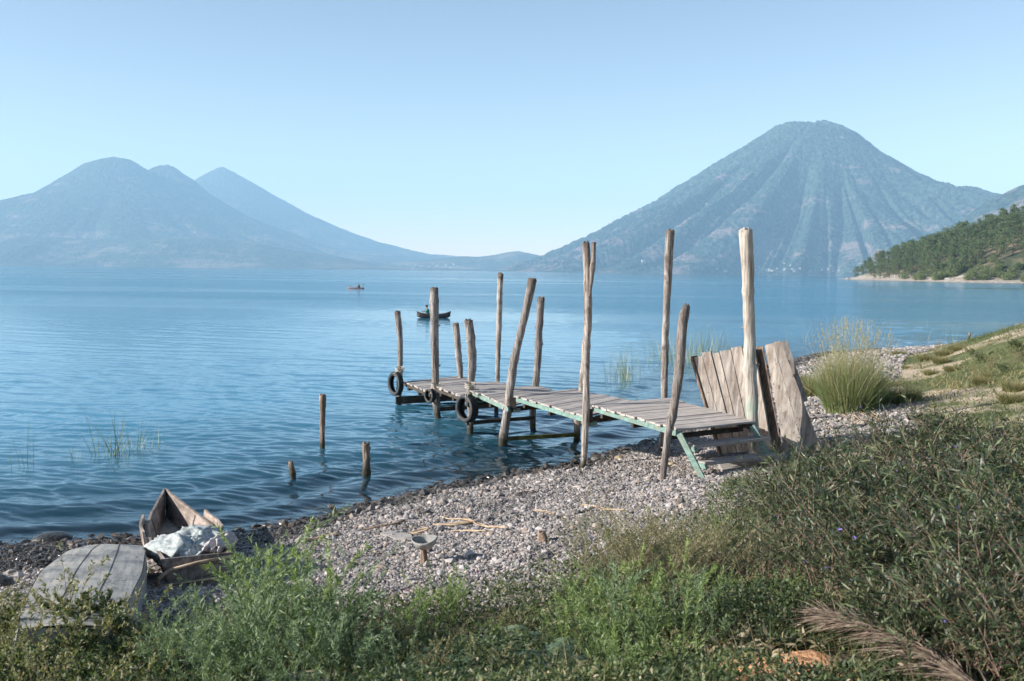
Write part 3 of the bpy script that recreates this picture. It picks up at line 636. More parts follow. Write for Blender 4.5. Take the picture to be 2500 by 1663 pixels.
# feathery grey-green weeds, left of centre
wd = [shrub('tall_weed', M_LWE, M_STEMG, 5, 0.85, 0.07, 95, 0.05, 0.006, 0.12, 0, 0.004, branch=1, lean=(0.0, 0.28), brownlow=False),
      shrub('tall_weed', M_LWE, M_STEMG, 6, 0.75, 0.09, 90, 0.055, 0.006, 0.1, 0, 0.004, branch=1, lean=(0.0, 0.4), brownlow=False)]
def weeds(proto, pts, label, cat, group):
    for k, (px, py, sc) in enumerate(pts):
        g = ground_px(px, py); place(proto[k % len(proto)], g.x, g.y, sc, label, cat, group)
rw = random.Random(11)
pts = [(545, 1660, .8), (640, 1650, 1.1), (740, 1650, 1.2), (790, 1640, 1.1), (455, 1680, .7), (530, 1710, .8), (660, 1740, 1.2), (600, 1700, 1.1), (840, 1740, 1.0), (930, 1680, .6), (980, 1720, .6), (400, 1700, .8), (520, 1660, .7), (640, 1600, .85), (700, 1640, 1.05), (760, 1600, .75), (820, 1620, .85), (640, 1690, 1.0), (470, 1720, .8), (560, 1740, 1.0), (720, 1720, 1.0), (800, 1700, .8), (430, 1640, .6), (860, 1660, .6), (680, 1570, .7), (770, 1560, .55), (560, 1790, .8), (690, 1800, .8), (900, 1700, .5)]
weeds(wd, pts, 'tall feathery grey green weed rising in front of the canoe and gravel, left of centre', 'weed', 'feathery weeds in the left foreground')
wb = [shrub('green_weed', M_LBR, M_STEMG, 9, 0.6, 0.12, 60, 0.055, 0.007, 0.1, 0, 0.0035, branch=1, lean=(0.05, 0.4), brownlow=False),
      shrub('green_weed', M_LBR, M_STEMG, 12, 0.5, 0.16, 45, 0.05, 0.009, 0.1, 0, 0.003, branch=1, lean=(0.05, 0.5), brownlow=False)]
pts = [(1440, 1540, .8), (1500, 1590, .85), (1620, 1600, .7), (1540, 1520, .7), (1470, 1650, .8), (1600, 1680, .85), (1720, 1540, .55), (1380, 1580, .55), (1400, 1500, .55), (1330, 1540, .5), (1530, 1720, .8), (1790, 1540, .6), (1900, 1500, .6), (1800, 1480, .6), (1740, 1440, .55), (1280, 1640, .5), (1200, 1600, .5)]
weeds(wb, pts, 'bright green leafy weed in the middle of the foreground bank', 'weed', 'bright green weeds in the centre foreground')
sp1 = [shrub('spike_weed', M_LPA, M_STEMG, 3, 0.62, 0.05, 90, 0.045, 0.0055, 0.1, 0, 0.003, branch=0, lean=(0.0, 0.22), brownlow=False), shrub('spike_weed', M_LBR, M_STEMG, 3, 0.7, 0.06, 90, 0.05, 0.006, 0.1, 0, 0.003, branch=0, lean=(0.0, 0.25), brownlow=False)]
weeds(sp1, [(1470, 1500, .8), (1520, 1560, .95), (1570, 1540, .9), (1640, 1560, .95), (1700, 1520, .85), (1740, 1570, .9), (1420, 1580, .8), (1590, 1640, 1.0), (1500, 1660, 1.0), (1670, 1640, 1.0), (1350, 1600, .6), (1780, 1500, .6), (860, 1560, .65), (700, 1550, .9), (770, 1570, .8), (640, 1560, .75), (640, 1540, .6)],
      'tall narrow yellow green weed spike standing above the foreground plants', 'weed', 'narrow weed spikes above the foreground plants')
def fern():
    root = empty('fern', (0, 0, 0)); sb = MB(); arr = []
    for q in range(11):
        a = q * 0.571 + rng.uniform(-.2, .2); L_ = rng.uniform(0.35, 0.55); t_ = np.linspace(0, 1, 14); d = np.array([math.cos(a), math.sin(a)])
        Q = np.stack([d[0] * L_ * t_, d[1] * L_ * t_, 0.05 + L_ * (0.75 * t_ - 0.75 * t_**2.2)], -1); sb.tube(Q, np.linspace(.003, .001, 14), 4, .4, cap=False)
        k = 36; tt = np.linspace(0.12, 0.99, k); P = np.stack([np.interp(tt, t_, Q[:, i_]) for i_ in range(3)], -1)
        for sg in (-1, 1):
            Dr = np.tile(np.array([-d[1] * sg, d[0] * sg, -0.15]), (k, 1)) + np.array([d[0], d[1], 0]) * 0.35
            arr.append(leaves(P, Dr, 0.085 * np.sin(np.pi * np.clip(tt, .05, .97))**0.7 + 0.01, 0.011, np.tile([0, 0, 1.0], (k, 1)), 0.2, np.clip(rng.normal(.45, .15, k), 0, 1)))
    sb.build('stems', M_STEMG, root); leaf_obj('fronds', arr, M_LWE, root); return root
fr_ = fern()
for (px, py, sc) in ((1160, 1630, .9), (1290, 1620, .95), (1400, 1640, .9), (1230, 1690, 1.1), (1350, 1700, 1.1), (1100, 1680, .9)):
    g = ground_px(px, py); place(fr_, g.x, g.y, sc, 'blue green fern at the bottom centre of the foreground', 'fern', 'ferns at the bottom centre')
sp2 = [shrub('spike_weed', M_LPA, M_STEMG, 2, 0.95, 0.03, 190, 0.055, 0.0075, 0.15, 0, 0.004, branch=1, lean=(0.0, 0.2), brownlow=False), shrub('spike_weed', M_LWE, M_STEMG, 3, 0.9, 0.05, 170, 0.055, 0.0075, 0.12, 0, 0.004, branch=1, lean=(0.0, 0.25), brownlow=False)]
weeds(sp2, [(612, 1590, .95), (645, 1610, .9), (722, 1590, .95), (745, 1610, .8), (815, 1600, .8), (690, 1630, .95), (630, 1660, .95), (560, 1700, .75), (780, 1650, .9)],
      'tallest bottlebrush shaped pale weed stalk in the left foreground', 'weed', 'tall bottlebrush weed stalks in the left foreground')
weeds(sp2, [(1455, 1530, .6), (1510, 1590, .7), (1580, 1570, .65), (1650, 1590, .7), (1700, 1560, .65), (1545, 1640, .8), (1380, 1620, .55), (1745, 1620, .6)],
      'tall bottlebrush shaped weed stalk in front of the dry bush', 'weed', 'tall bottlebrush weed stalks in the centre foreground')
wl = [shrub('brown_weed', M_LDR, M_STEM, 12, 0.5, 0.22, 55, 0.03, 0.009, 0.15, 0, 0.003, branch=2, lean=(0.1, 0.5), brownlow=True), shrub('brown_weed', M_LGC, M_STEMG, 12, 0.42, 0.22, 60, 0.032, 0.012, 0.1, 0, 0.003, branch=2, lean=(0.1, 0.6), brownlow=True)]
weeds(wl, [(20, 1620, 1.15), (90, 1620, 1.2), (160, 1615, 1.25), (230, 1620, 1.2), (290, 1625, 1.0), (55, 1600, .9), (125, 1600, .95), (195, 1600, .95), (60, 1680, 1.0), (140, 1690, 1.0), (210, 1670, 1.0), (290, 1690, 1.0), (360, 1680, .8), (0, 1760, 1.0), (110, 1780, 1.0), (230, 1770, 1.0), (340, 1780, .9), (430, 1790, .8), (-60, 1640, .9)],
      'brownish green low weed around the near end of the overturned boat', 'weed', 'brownish weeds at the bottom left')
weeds(wl, [(1000, 1600, .6), (1080, 1620, .55), (1150, 1600, .5), (960, 1660, .7), (1050, 1690, .7), (1140, 1680, .6), (1240, 1700, .6), (1560, 1600, .6), (1640, 1660, .6), (1700, 1600, .6), (1480, 1560, .5), (1600, 1540, .55), (1240, 1560, .5), (1330, 1660, .6), (1420, 1740, .6), (880, 1610, .5), (930, 1560, .4)],
      'low brown green weed at the bottom centre of the bank', 'weed', 'low weeds at the bottom centre')
g1 = shrub('green_weed', M_LBR, M_STEMG, 5, 0.55, 0.08, 60, 0.04, 0.008, 0.2, 0, 0.003, branch=1, lean=(0.0, 0.3), brownlow=False)
g = ground_px(1750, 1330); place(g1, g.x, g.y, 0.9, 'light green upright weed on gravel left of the dark shrubs', 'weed')
pl = shrub('pale_bush', M_LPA, M_STEMG, 14, 0.42, 0.1, 70, 0.03, 0.004, 0.1, 0, 0.003, branch=2, lean=(0.1, 0.6), brownlow=False)
g = ground_px(1020, 1560); place(pl, g.x, g.y, 1.0, 'pale lime green feathery bush at the edge of the gravel', 'bush')
g = ground_px(1110, 1530); place(pl, g.x, g.y, (0.6, 0.6, 1.25), 'taller thin pale green weed just right of the lime green bush', 'weed')
dm = shrub('dry_bush', M_LDR, M_STEM, 170, 0.72, 0.85, 60, 0.032, 0.005, 0.25, 0, 0.0022, branch=2, lean=(0.2, 0.9), brownlow=False)
g = ground_px(1620, 1430); place(dm, g.x, g.y, 0.95, 'rounded brownish dry bush on the gravel edge in the centre right', 'bush')

# low brownish growth bottom left, ground cover everywhere on the near bank
def cover_pts(n, x0, x1, y0, y1, lo=-0.15):
    x = rng.uniform(x0, x1, n); y = rng.uniform(y0, y1, n); k = vegside(x, y) + 0.5 * (fbm(x * 1.4, y * 1.4, 3, 5) - 0.5) > lo
    return x[k], y[k]
arr = []
for (n, lo, hi, ll, lw) in ((26000, 1.2, 6.5, 0.034, 0.015), (22000, 4.5, 13, 0.040, 0.017)):
    yy = rng.uniform(lo, hi, n); xx = rng.uniform(-0.75, 0.75, n) * (yy + 1.2)
    k = (vegside(xx, yy) + 0.6 * (fbm(xx * 1.4, yy * 1.4, 3, 5) - 0.5) > -0.05) & (fbm(xx * 0.9, yy * 0.9, 3, 8) > 0.27)
    gq = ground_px(1900, 1650); k &= ((xx - gq.x) / 0.50)**2 + ((yy - gq.y) / 0.42)**2 > 1
    xx, yy = xx[k], yy[k]; hh = 0.05 + 0.30 * fbm(xx * 1.1, yy * 1.1, 2, 14)**1.6
    m = 9; px_ = np.repeat(xx, m); py_ = np.repeat(yy, m); hz = np.repeat(hh, m) * rng.random(len(px_))**0.6
    P = np.stack([px_ + rng.normal(size=len(px_)) * 0.03, py_ + rng.normal(size=len(px_)) * 0.03, H(px_, py_) + hz], -1)
    Dr = rng.normal(size=P.shape); Dr[:, 2] = np.abs(Dr[:, 2]) * 0.8 + 0.2
    tone = fbm(px_ * 1.3, py_ * 1.3, 3, 88); left_brown = ss(-0.5, -3.0, px_ / (py_ + 1) * 4)
    rn = np.clip(rng.beta(2, 2.4, len(P)) * 0.8 + 0.5 * (tone - 0.5) + 0.16 * left_brown + (rng.random(len(P)) < 0.05) * 0.4, 0, 1)
    arr.append(leaves(P, Dr, ll * rng.uniform(0.5, 1.3, len(P)), lw * rng.uniform(0.4, 1.1, len(P)), None, 0.25, rn))
tag(leaf_obj('ground_cover', arr, M_LGC), 'low mixed green and brown leafy growth over the near bank', 'ground cover', kind='stuff')
# thin twigs and grass stalks among it
n = 16000; yy = rng.uniform(1.2, 12, n); xx = rng.uniform(-0.8, 0.8, n) * (yy + 1.2); k = vegside(xx, yy) > -0.1; xx, yy = xx[k], yy[k]
P = np.stack([xx, yy, H(xx, yy) - 0.01], -1); Dr = rng.normal(size=P.shape) * 0.45; Dr[:, 2] = 1
tag(leaf_obj('grass', [blades(P, Dr, rng.uniform(0.1, 0.38, len(P)), 0.005, rng.uniform(0, 0.5, len(P)))], M_GRB), 'thin grass stalks among the foreground plants', 'grass', kind='stuff')

# bank grass on the right, farther off
n = 60000; yy = rng.uniform(11, 60, n)**1.0; xx = yy * rng.uniform(0.18, 0.62, n)
k = (vegside(xx, yy) > -0.2) & (fbm(xx * 0.45, yy * 0.45, 4, 93) > 0.42); xx, yy = xx[k], yy[k]
P = np.stack([xx, yy, H(xx, yy) - 0.02], -1); Dr = rng.normal(size=P.shape) * 0.5; Dr[:, 2] = 1
tn = fbm(xx * 0.3, yy * 0.3, 3, 95)
tag(leaf_obj('bank_grass', [blades(P, Dr, rng.uniform(0.05, 0.20, len(P)) * (0.4 + 1.2 * fbm(xx * 1.8, yy * 1.8, 2, 97)), 0.018, rng.uniform(0, 0.6, len(P)), 3, np.clip(rng.beta(2, 2, len(P)) * 0.7 + (tn - 0.4) * 1.2, 0, 1))], M_GRB), 'short green and straw coloured grass over the right bank', 'grass', kind='stuff')

# tussock
def tussock(name, n, h, r, W, mt, seedheads=True):
    root = empty(name, (0, 0, 0)); a = rng.uniform(0, 2 * np.pi, n); rr = r * 0.35 * np.sqrt(rng.random(n))
    P = np.stack([np.cos(a) * rr, np.sin(a) * rr, np.full(n, -0.02)], -1)
    ln = rng.beta(1.3, 2.6, n) * 0.62; Dr = np.stack([np.cos(a) * ln, np.sin(a) * ln, np.ones(n)], -1) + rng.normal(size=(n, 3)) * 0.15
    L = h * (0.25 + 0.75 * rng.beta(1.6, 1.6, n)) * (1 - 0.85 * ln)
    leaf_obj('blades', [blades(P, Dr, L, W, rng.uniform(0.05, 0.5, n), 5, np.clip(0.15 + L / h * 0.65 + rng.normal(size=n) * 0.30, 0, 1))], mt, root)
    if seedheads:
        m = n // 16; P2 = P[:m] * 0.8; D2 = Dr[:m] * np.array([0.75, 0.75, 1]); L2 = h * rng.uniform(0.5, 1.08, m)
        b1 = blades(P2, D2, L2, W * 0.7, 0.08, 4, rng.uniform(0.6, 1, m))
        D2n = D2 / np.linalg.norm(D2, axis=1)[:, None]; tips = P2 + D2n * L2[:, None]
        q = 26; pp = np.repeat(tips, q, 0) - np.repeat(D2n, q, 0) * rng.uniform(0, 0.28, (m * q, 1)); dd = np.repeat(D2n, q, 0) + rng.normal(size=(m * q, 3)) * 0.35
        leaf_obj('seed_heads', [b1, leaves(pp, dd, 0.05, 0.007, None, 0.1, rng.uniform(0.75, 1, m * q))], mt, root)
    return root
tk = tussock('tussock', 5200, 1.95, 1.7, 0.010, M_GRT)
g = ground_px(2075, 1005); place(tk, g.x, g.y, (0.84, 0.84, 1.0), 'big clump of tall yellow green grass between the board panels and the bank', 'grass clump')
t2 = tussock('grass_clump', 1500, 0.8, 1.4, 0.016, M_GRB, False)
g = ground_px(2000, 965); place(t2, g.x, g.y, 1.0, 'low bluish green grass clump just left of the tall tussock', 'grass clump')
g = ground_px(2190, 985); place(t2, g.x, g.y, 0.9, 'dark low grass clump in the shade right of the tall tussock', 'grass clump')
g = ground_px(1955, 940); place(t2, g.x, g.y, 0.7, 'small grass clump at the water edge right of the board panels', 'grass clump')

rk_ = random.Random(21)
for k in range(20):
    px = rk_.uniform(2130, 2480); py = rk_.uniform(870, 1040) - (px - 2130) * 0.12
    g = ground_px(px, py); sc = rk_.uniform(0.22, 0.5)
    if vegside(np.array([g.x]), np.array([g.y]))[0] < 0: continue
    place(t2, g.x, g.y, sc, 'small grass tuft on the sandy slope of the right bank', 'grass tuft', 'grass tufts on the right bank')
for k in range(12):
    px = rk_.uniform(2250, 2490); py = rk_.uniform(830, 960) - (px - 2250) * 0.10
    g = ground_px(px, py); place(wl[k % 2], g.x, g.y, rk_.uniform(0.5, 0.9), 'low leafy weed on the upper part of the right bank', 'weed', 'low weeds on the right bank')
# reeds
def reed_clump(pts_px, z, n, h, spread, W, label, lean=0.12, mt=M_REED):
    P = []; 
    for (px, py) in pts_px: q = PZ(px, py, 0.0); P.append((q.x, q.y))
    P = np.array(P); root = empty('reeds', (P[:, 0].mean(), P[:, 1].mean(), 0))
    idx = rng.integers(len(P), size=n); b = P[idx] + rng.normal(size=(n, 2)) * spread - P.mean(0)
    B = np.stack([b[:, 0], b[:, 1], np.full(n, -0.3)], -1); Dr = rng.normal(size=(n, 3)) * lean; Dr[:, 2] = 1
    leaf_obj('blades', [blades(B, Dr, 0.3 + h * rng.uniform(0.3, 1, n), W, rng.uniform(0, 0.25, n), 4)], mt, root)
    tag(root, label, 'reeds', 'reeds standing in the lake'); return root
reed_clump([(1505, 925), (1525, 930), (1535, 925), (1515, 915)], 0, 90, 1.35, 0.22, 0.012, 'green reed clump in the water behind the middle of the jetty')
reed_clump([(1610, 880), (1640, 885), (1680, 885), (1720, 885), (1755, 880), (1740, 870), (1700, 875)], 0, 230, 1.7, 0.45, 0.015, 'wide reed bed in the water left of the board panels')
reed_clump([(1780, 850), (1890, 845), (1925, 838), (1965, 835)], 0, 16, 1.6, 0.5, 0.013, 'few pale reed stalks in the water behind the board panels')
reed_clump([(2325, 838), (2330, 836), (2260, 832), (2140, 832)], 0, 22, 1.7, 0.4, 0.014, 'thin pale reeds in open water above the far end of the beach')
reed_clump([(262, 1112), (285, 1110), (288, 1108)], 0, 34, 1.0, 0.09, 0.014, 'tallest cluster of broken reeds in the water at left', 0.16)
reed_clump([(322, 1100), (350, 1096), (365, 1095), (325, 1098)], 0, 30, 0.66, 0.10, 0.014, 'low broken reeds just right of the tallest cluster at left', 0.25)
reed_clump([(173, 1125), (185, 1126)], 0, 6, 0.5, 0.04, 0.016, 'pair of short reed stalks in the water at left', 0.06)
reed_clump([(30, 1140)], 0, 1, 0.5, 0.02, 0.022, 'single thick reed stalk near the left edge of the water', 0.08)
reed_clump([(58, 1138), (73, 1137)], 0, 6, 1.1, 0.03, 0.011, 'thin tall reed stalks near the left edge of the water', 0.08)

# ------------------------------------------------------------------ gravel
def ico():
    t = (1 + 5**0.5) / 2
    V = np.array([(-1, t, 0), (1, t, 0), (-1, -t, 0), (1, -t, 0), (0, -1, t), (0, 1, t), (0, -1, -t), (0, 1, -t), (t, 0, -1), (t, 0, 1), (-t, 0, -1), (-t, 0, 1)], float) / math.hypot(1, t)
    Fc = np.array([(0, 11, 5), (0, 5, 1), (0, 1, 7), (0, 7, 10), (0, 10, 11), (1, 5, 9), (5, 11, 4), (11, 10, 2), (10, 7, 6), (7, 1, 8), (3, 9, 4), (3, 4, 2), (3, 2, 6), (3, 6, 8), (3, 8, 9), (4, 9, 5), (2, 4, 11), (6, 2, 10), (8, 6, 7), (9, 8, 1)])
    return V, Fc
def pebbles(x, y, r, name, mt, label, extra_wet=None):
    n = len(x); V0, F0 = ico(); V = V0[None] * (1 + 0.30 * rng.normal(size=(n, 12, 1)) * 0.6)
    sc = np.stack([rng.uniform(0.7, 1.3, n), rng.uniform(0.7, 1.3, n), rng.uniform(0.45, 0.95, n)], -1) * r[:, None]
    V = V * sc[:, None]; a = rng.uniform(0, 2 * np.pi, n); b = rng.normal(size=n) * 0.45
    cb, sb_ = np.cos(b), np.sin(b); y1 = V[..., 1] * cb[:, None] - V[..., 2] * sb_[:, None]; z1 = V[..., 1] * sb_[:, None] + V[..., 2] * cb[:, None]; V[..., 1] = y1; V[..., 2] = z1
    ca, sa = np.cos(a), np.sin(a); x1 = V[..., 0] * ca[:, None] - V[..., 1] * sa[:, None]; y1 = V[..., 0] * sa[:, None] + V[..., 1] * ca[:, None]; V[..., 0] = x1; V[..., 1] = y1
    V = V + np.stack([x, y, H(x, y) + r * 0.25], -1)[:, None]
    fc = (np.arange(n)[:, None, None] * 12 + F0[None]).reshape(-1, 3)
    s, _ = shore(x, y); wet = ss(0.65, 0.25, s - 1.7 * ss(-1.8, -3.6, x) + 0.7 * (fbm(x * 1.5, y * 1.5, 3, 31) - 0.5))  # left reach of wet doubles as painted shade on the pebbles
    me = mesh_np(name, V.reshape(-1, 3), [fc], [mt], False, {'rnd': np.repeat(rng.random(n), 12), 'wet': np.repeat(wet, 12)})
    return tag(link(name, me), label, 'gravel', kind='stuff')
def peb_mat():
    m, t, b = mat('pebbles', 0.8); r = attr(t, 'rnd')
    c = ramp(t, r, [(0, (0.12, 0.112, 0.108)), (0.3, (0.17, 0.158, 0.155)), (0.6, (0.27, 0.253, 0.25)), (0.85, (0.38, 0.36, 0.355)), (0.95, (0.36, 0.29, 0.23)), (1, (0.48, 0.455, 0.45))]).outputs[0]
    g = t.nodes.new('ShaderNodeNewGeometry'); nn = noise(t, g.outputs['Position'], 1.1, 4, 0.6)
    c = mix(t, 1.0, c, ramp(t, nn.outputs[0], [(0.35, (0.84, 0.82, 0.81)), (0.5, (1.1, 1.07, 1.05)), (0.65, (1.22, 1.18, 1.15))]).outputs[0], 'MULTIPLY')
    c = mix(t, attr(t, 'wet'), c, mix(t, 1.0, c, (0.26, 0.245, 0.22), 'MULTIPLY'))
    t.links.new(c, b.inputs['Base Color']); t.links.new(ramp(t, attr(t, 'wet'), [(0, (0.85,) * 3), (1, (0.25,) * 3)]).outputs[0], b.inputs['Roughness']); return m
M_PEB = peb_mat()
n = 360000; yy = rng.uniform(7.2, 20, n); xx = rng.uniform(-0.58, 0.42, n) * yy
s, _ = shore(xx, yy); k = (s > -0.9) & (vegside(xx, yy) + 0.5 * (fbm(xx * 2, yy * 2, 3, 61) - 0.5) < 0.25) & (rng.random(n) < np.clip(1.15 - yy / 30, 0.2, 1)); xx, yy = xx[k], yy[k]; s = s[k]
r = (0.008 + 0.014 * rng.random(len(xx))**2) * (1 + 0.5 * ss(0.9, 0.1, np.abs(s))) * (1 + 0.03 * (yy - 8)) * (1 + 1.3 * (rng.random(len(xx)) < 0.02 + 0.03 * ss(1.3, 0.2, np.abs(s))))
pebbles(xx, yy, r, 'gravel', M_PEB, 'grey pebbles covering the near beach')
n = 60000; yy = rng.uniform(17, 52, n); xx = rng.uniform(0.1, 0.48, n) * yy
s, _ = shore(xx, yy); k = (s > -0.8) & (vegside(xx, yy) < 0.3); xx, yy, s = xx[k], yy[k], s[k]
r = (0.03 + 0.05 * rng.random(len(xx))**2.2) * (yy / 32) * (1 + 0.4 * ss(1.2, 0.2, np.abs(s)))
pebbles(xx, yy, r, 'far_gravel', M_PEB, 'pale stones along the far right stretch of beach')
def rock(px, py, wpx, mt, label, zsc=0.6, water_z=False):
    g = PZ(px, py, 0.0) if water_z else ground_px(px, py); D = math.hypot(g.x, g.y); r = wpx / F * D / 2
    bm_v, bf = ico(); import bmesh
    bm = bmesh.new(); bmesh.ops.create_icosphere(bm, subdivisions=3, radius=1)
    sd = rng.integers(1000)
    for v in bm.verts:
        c = v.co; nn = float(fbm(np.array(c.x * 1.3 + sd), np.array(c.y * 1.3 + c.z * 1.7), 3, 3)); v.co = c * (0.75 + 0.6 * nn)
        v.co.z *= zsc
    me = bpy.data.meshes.new('rock'); bm.to_mesh(me); bm.free(); me.materials.append(mt)
    for p in me.polygons: p.use_smooth = True
    o = link('rock', me, None, (g.x, g.y, g.z + r * zsc * 0.25), (0, 0, rng.uniform(0, 6))); o.scale = (r, r, r); tag(o, label, 'rock'); return o
rock(1511, 1122, 22, M_ROCKY, 'yellowish stone on the gravel left of the stair rail')
rock(1455, 1126, 26, M_ROCK, 'brownish stone at the waterline beside the forked post')
rock(1190, 1203, 20, M_WROCK, 'dark round stone at the waterline in the middle of the beach')
rock(787, 1393, 34, M_WROCK, 'dark stone on the shaded gravel right of the canoe')
rock(720, 1390, 40, M_WROCK, 'flat dark stone left of the round one on shaded gravel', 0.35)
rock(125, 1322, 74, M_WROCK, 'long dark wet rock at the water edge behind the overturned boat', 0.4)
rock(5, 1430, 50, M_WROCK, 'dark rock at the left edge of the beach')
rock(345, 1368, 26, M_ORANGE, 'small orange brown piece of debris between the overturned boat and the canoe', 0.5)  # orange debris, modelled with the rock mesh
rock(1640, 1135, 18, M_ROCKY, 'small tan stone behind the foot of the nearest jetty post')

# ------------------------------------------------------------------ jetty
RJ = {'A': 25.0, 'B': 22.8, 'C': 20.7, 'D': 19.3, 'E': 16.7, 'F': 14.25}
jetty = empty('jetty', PZ(1425, 1150, 0.0)); tag(jetty, 'long narrow wooden jetty on crooked posts reaching out from the beach', 'jetty'); JL = jetty.location.copy()
def post_mb(path, Y, seed, bury=0.45, jit=0.16, nseg=46, n=18):
    pts = [PY(px, py, Y) for px, py, _ in path]; rd = [wp / F * Y / 2 for _, _, wp in path]
    last = pts[-1]; d = (pts[-1] - pts[-2]).normalized(); pts.append(last + d * bury); rd.append(rd[-1])
    cum = [0]
    for a, b in zip(pts[:-1], pts[1:]): cum.append(cum[-1] + (b - a).length)
    u = np.linspace(0, cum[-1], nseg); P = np.stack([np.interp(u, cum, [p[k] for p in pts]) for k in range(3)], -1)
    ker = np.array([1, 2, 3, 2, 1]) / 9.0
    for k in range(3):
        c = np.convolve(np.pad(P[:, k], 2, mode='edge'), ker, 'valid'); c[0] = P[0, k]; c[-1] = P[-1, k]; P[:, k] = c
    r = np.interp(u, cum, rd) * (1 + 0.13 * (fbm(u * 3.1 + seed, u * 0 + seed, 3, seed) - 0.5) * 2)
    P[:, 0] += 0.02 * (fbm(u * 2.5 + seed * 3, u * 0, 3, seed + 5) - 0.5); P[:, 1] += 0.05 * (fbm(u * 2 + seed * 5, u * 0, 2, seed + 6) - 0.5)
    # knots
    rk = random.Random(seed)
    for _ in range(3):
        c = rk.uniform(0.05, 0.8) * cum[-1]; r = r * (1 + 0.16 * np.exp(-((u - c) / 0.05)**2))
    b = MB(); b.tube(P, r, n, rk.random(), True, jit, seed)
    return b, P, r
def post(path, row, seed, name='post', parent=jetty, mt=None, Y=None, bury=0.45, label=None, cat=None, group=None):
    b, P, r = post_mb(path, RJ[row] if Y is None else Y, seed, bury)
    rk = random.Random(seed + 50)   # a few short twig stubs and a ragged top
    for _ in range(4):
        k = rk.randrange(4, 34); a = rk.uniform(0, 6.28); d = np.array([math.cos(a), math.sin(a) * 0.4, 0.4])
        b.tube([P[k], P[k] + d * r[k] * 1.0, P[k] + d * r[k] * (1.25 + rk.random() * 0.3)], [r[k] * 0.34, r[k] * 0.26, r[k] * 0.12], 6, rk.random())
    for _ in range(5):
        a = rk.uniform(0, 6.28); o = np.array([math.cos(a), math.sin(a), 0]) * r[0] * 0.55
        b.tube([P[0] + o - np.array([0, 0, 0.03]), P[0] + o + np.array([0, 0, rk.uniform(0.01, 0.035)])], [r[0] * 0.42, r[0] * 0.2], 6, rk.random())
    if parent is None:
        o = b.build(name, mt or M_POST, None, loc=Vector(P[-1]), smooth=True); tag(o, label, cat, group)
    else:
        o = b.build(name, mt or M_POST, parent, loc=JL, smooth=True)
        if label: o['label'] = label
    return o, P, r
post([(970, 761, 15), (975, 801, 14), (977.6, 842, 13.5), (976, 907, 13), (974, 975, 12), (976, 992, 12)], 'A', 1)
post([(1060, 703, 22), (1060.7, 798, 20.5), (1064, 941, 19), (1066, 995, 18), (1068, 1016, 16)], 'B', 2)
post([(1112.5, 790, 16), (1118, 852, 15), (1124, 916, 14), (1130, 985, 13)], 'A', 3, Y=25.8)
post([(1143, 782, 22), (1150, 834, 21), (1153, 888, 20), (1148, 945, 19), (1148, 1034, 16), (1149, 1064, 15)], 'C', 4, label='pale stripped post with a tyre hanging from it')
post([(1222, 668, 15), (1218, 798, 13), (1215, 927, 11), (1212, 1013, 11)], 'B', 5, Y=24.0, label='slender straight post on the far side')
post([(1299, 681.5, 21), (1284, 763, 20), (1268, 820, 19), (1257, 870, 18), (1246, 941, 19.5), (1241, 998, 22), (1228.6, 1066, 25), (1227, 1092, 21)], 'D', 6, label='post leaning strongly to the right')
post([(1320.7, 727, 18), (1317, 798, 16), (1314, 852, 17), (1309, 934, 16), (1302, 991, 16), (1301, 1050, 14)], 'C', 7, Y=21.5)
post([(1425, 882, 15), (1419, 950, 15), (1410, 1018, 16), (1408, 1080, 15)], 'D', 8, Y=20.0)
o, P, r = post([(1431, 593, 17), (1434, 693, 18), (1437, 758, 18), (1434.5, 802, 18), (1429, 875, 20), (1430, 910, 19.5), (1432, 953, 18), (1430, 1040, 17), (1427, 1105, 16), (1421.5, 1150, 14)], 'E', 9, label='tall post with a forked top')
b, _, _ = post_mb([(1450.6, 591, 11), (1449, 630, 11), (1444, 680, 11), (1438, 720, 9)], RJ['E'] - 0.05, 10, 0.05, nseg=24, n=12); b.build('fork_limb', M_POST, o, loc=JL, smooth=True)
post([(1636, 563, 22), (1632, 650, 19), (1627.5, 737, 17), (1624, 823, 17), (1623, 888, 18), (1622, 971, 16), (1615, 1107, 13)], 'E', 11, Y=18.1)
post([(1676, 746, 17), (1669, 765, 24), (1663, 845, 22), (1656, 932, 22), (1645, 997, 20), (1630, 1062, 19), (1619, 1165, 15)], 'F', 12, Y=14.15)
post([(1820.5, 561, 31), (1825, 650, 29), (1827, 737, 28), (1831, 823, 29), (1832, 910, 31), (1836, 997, 30), (1838, 1040, 29), (1842, 1098, 27)], 'F', 13, Y=15.2, mt=M_POSTG, label='thickest and tallest post, with a green paint stain')

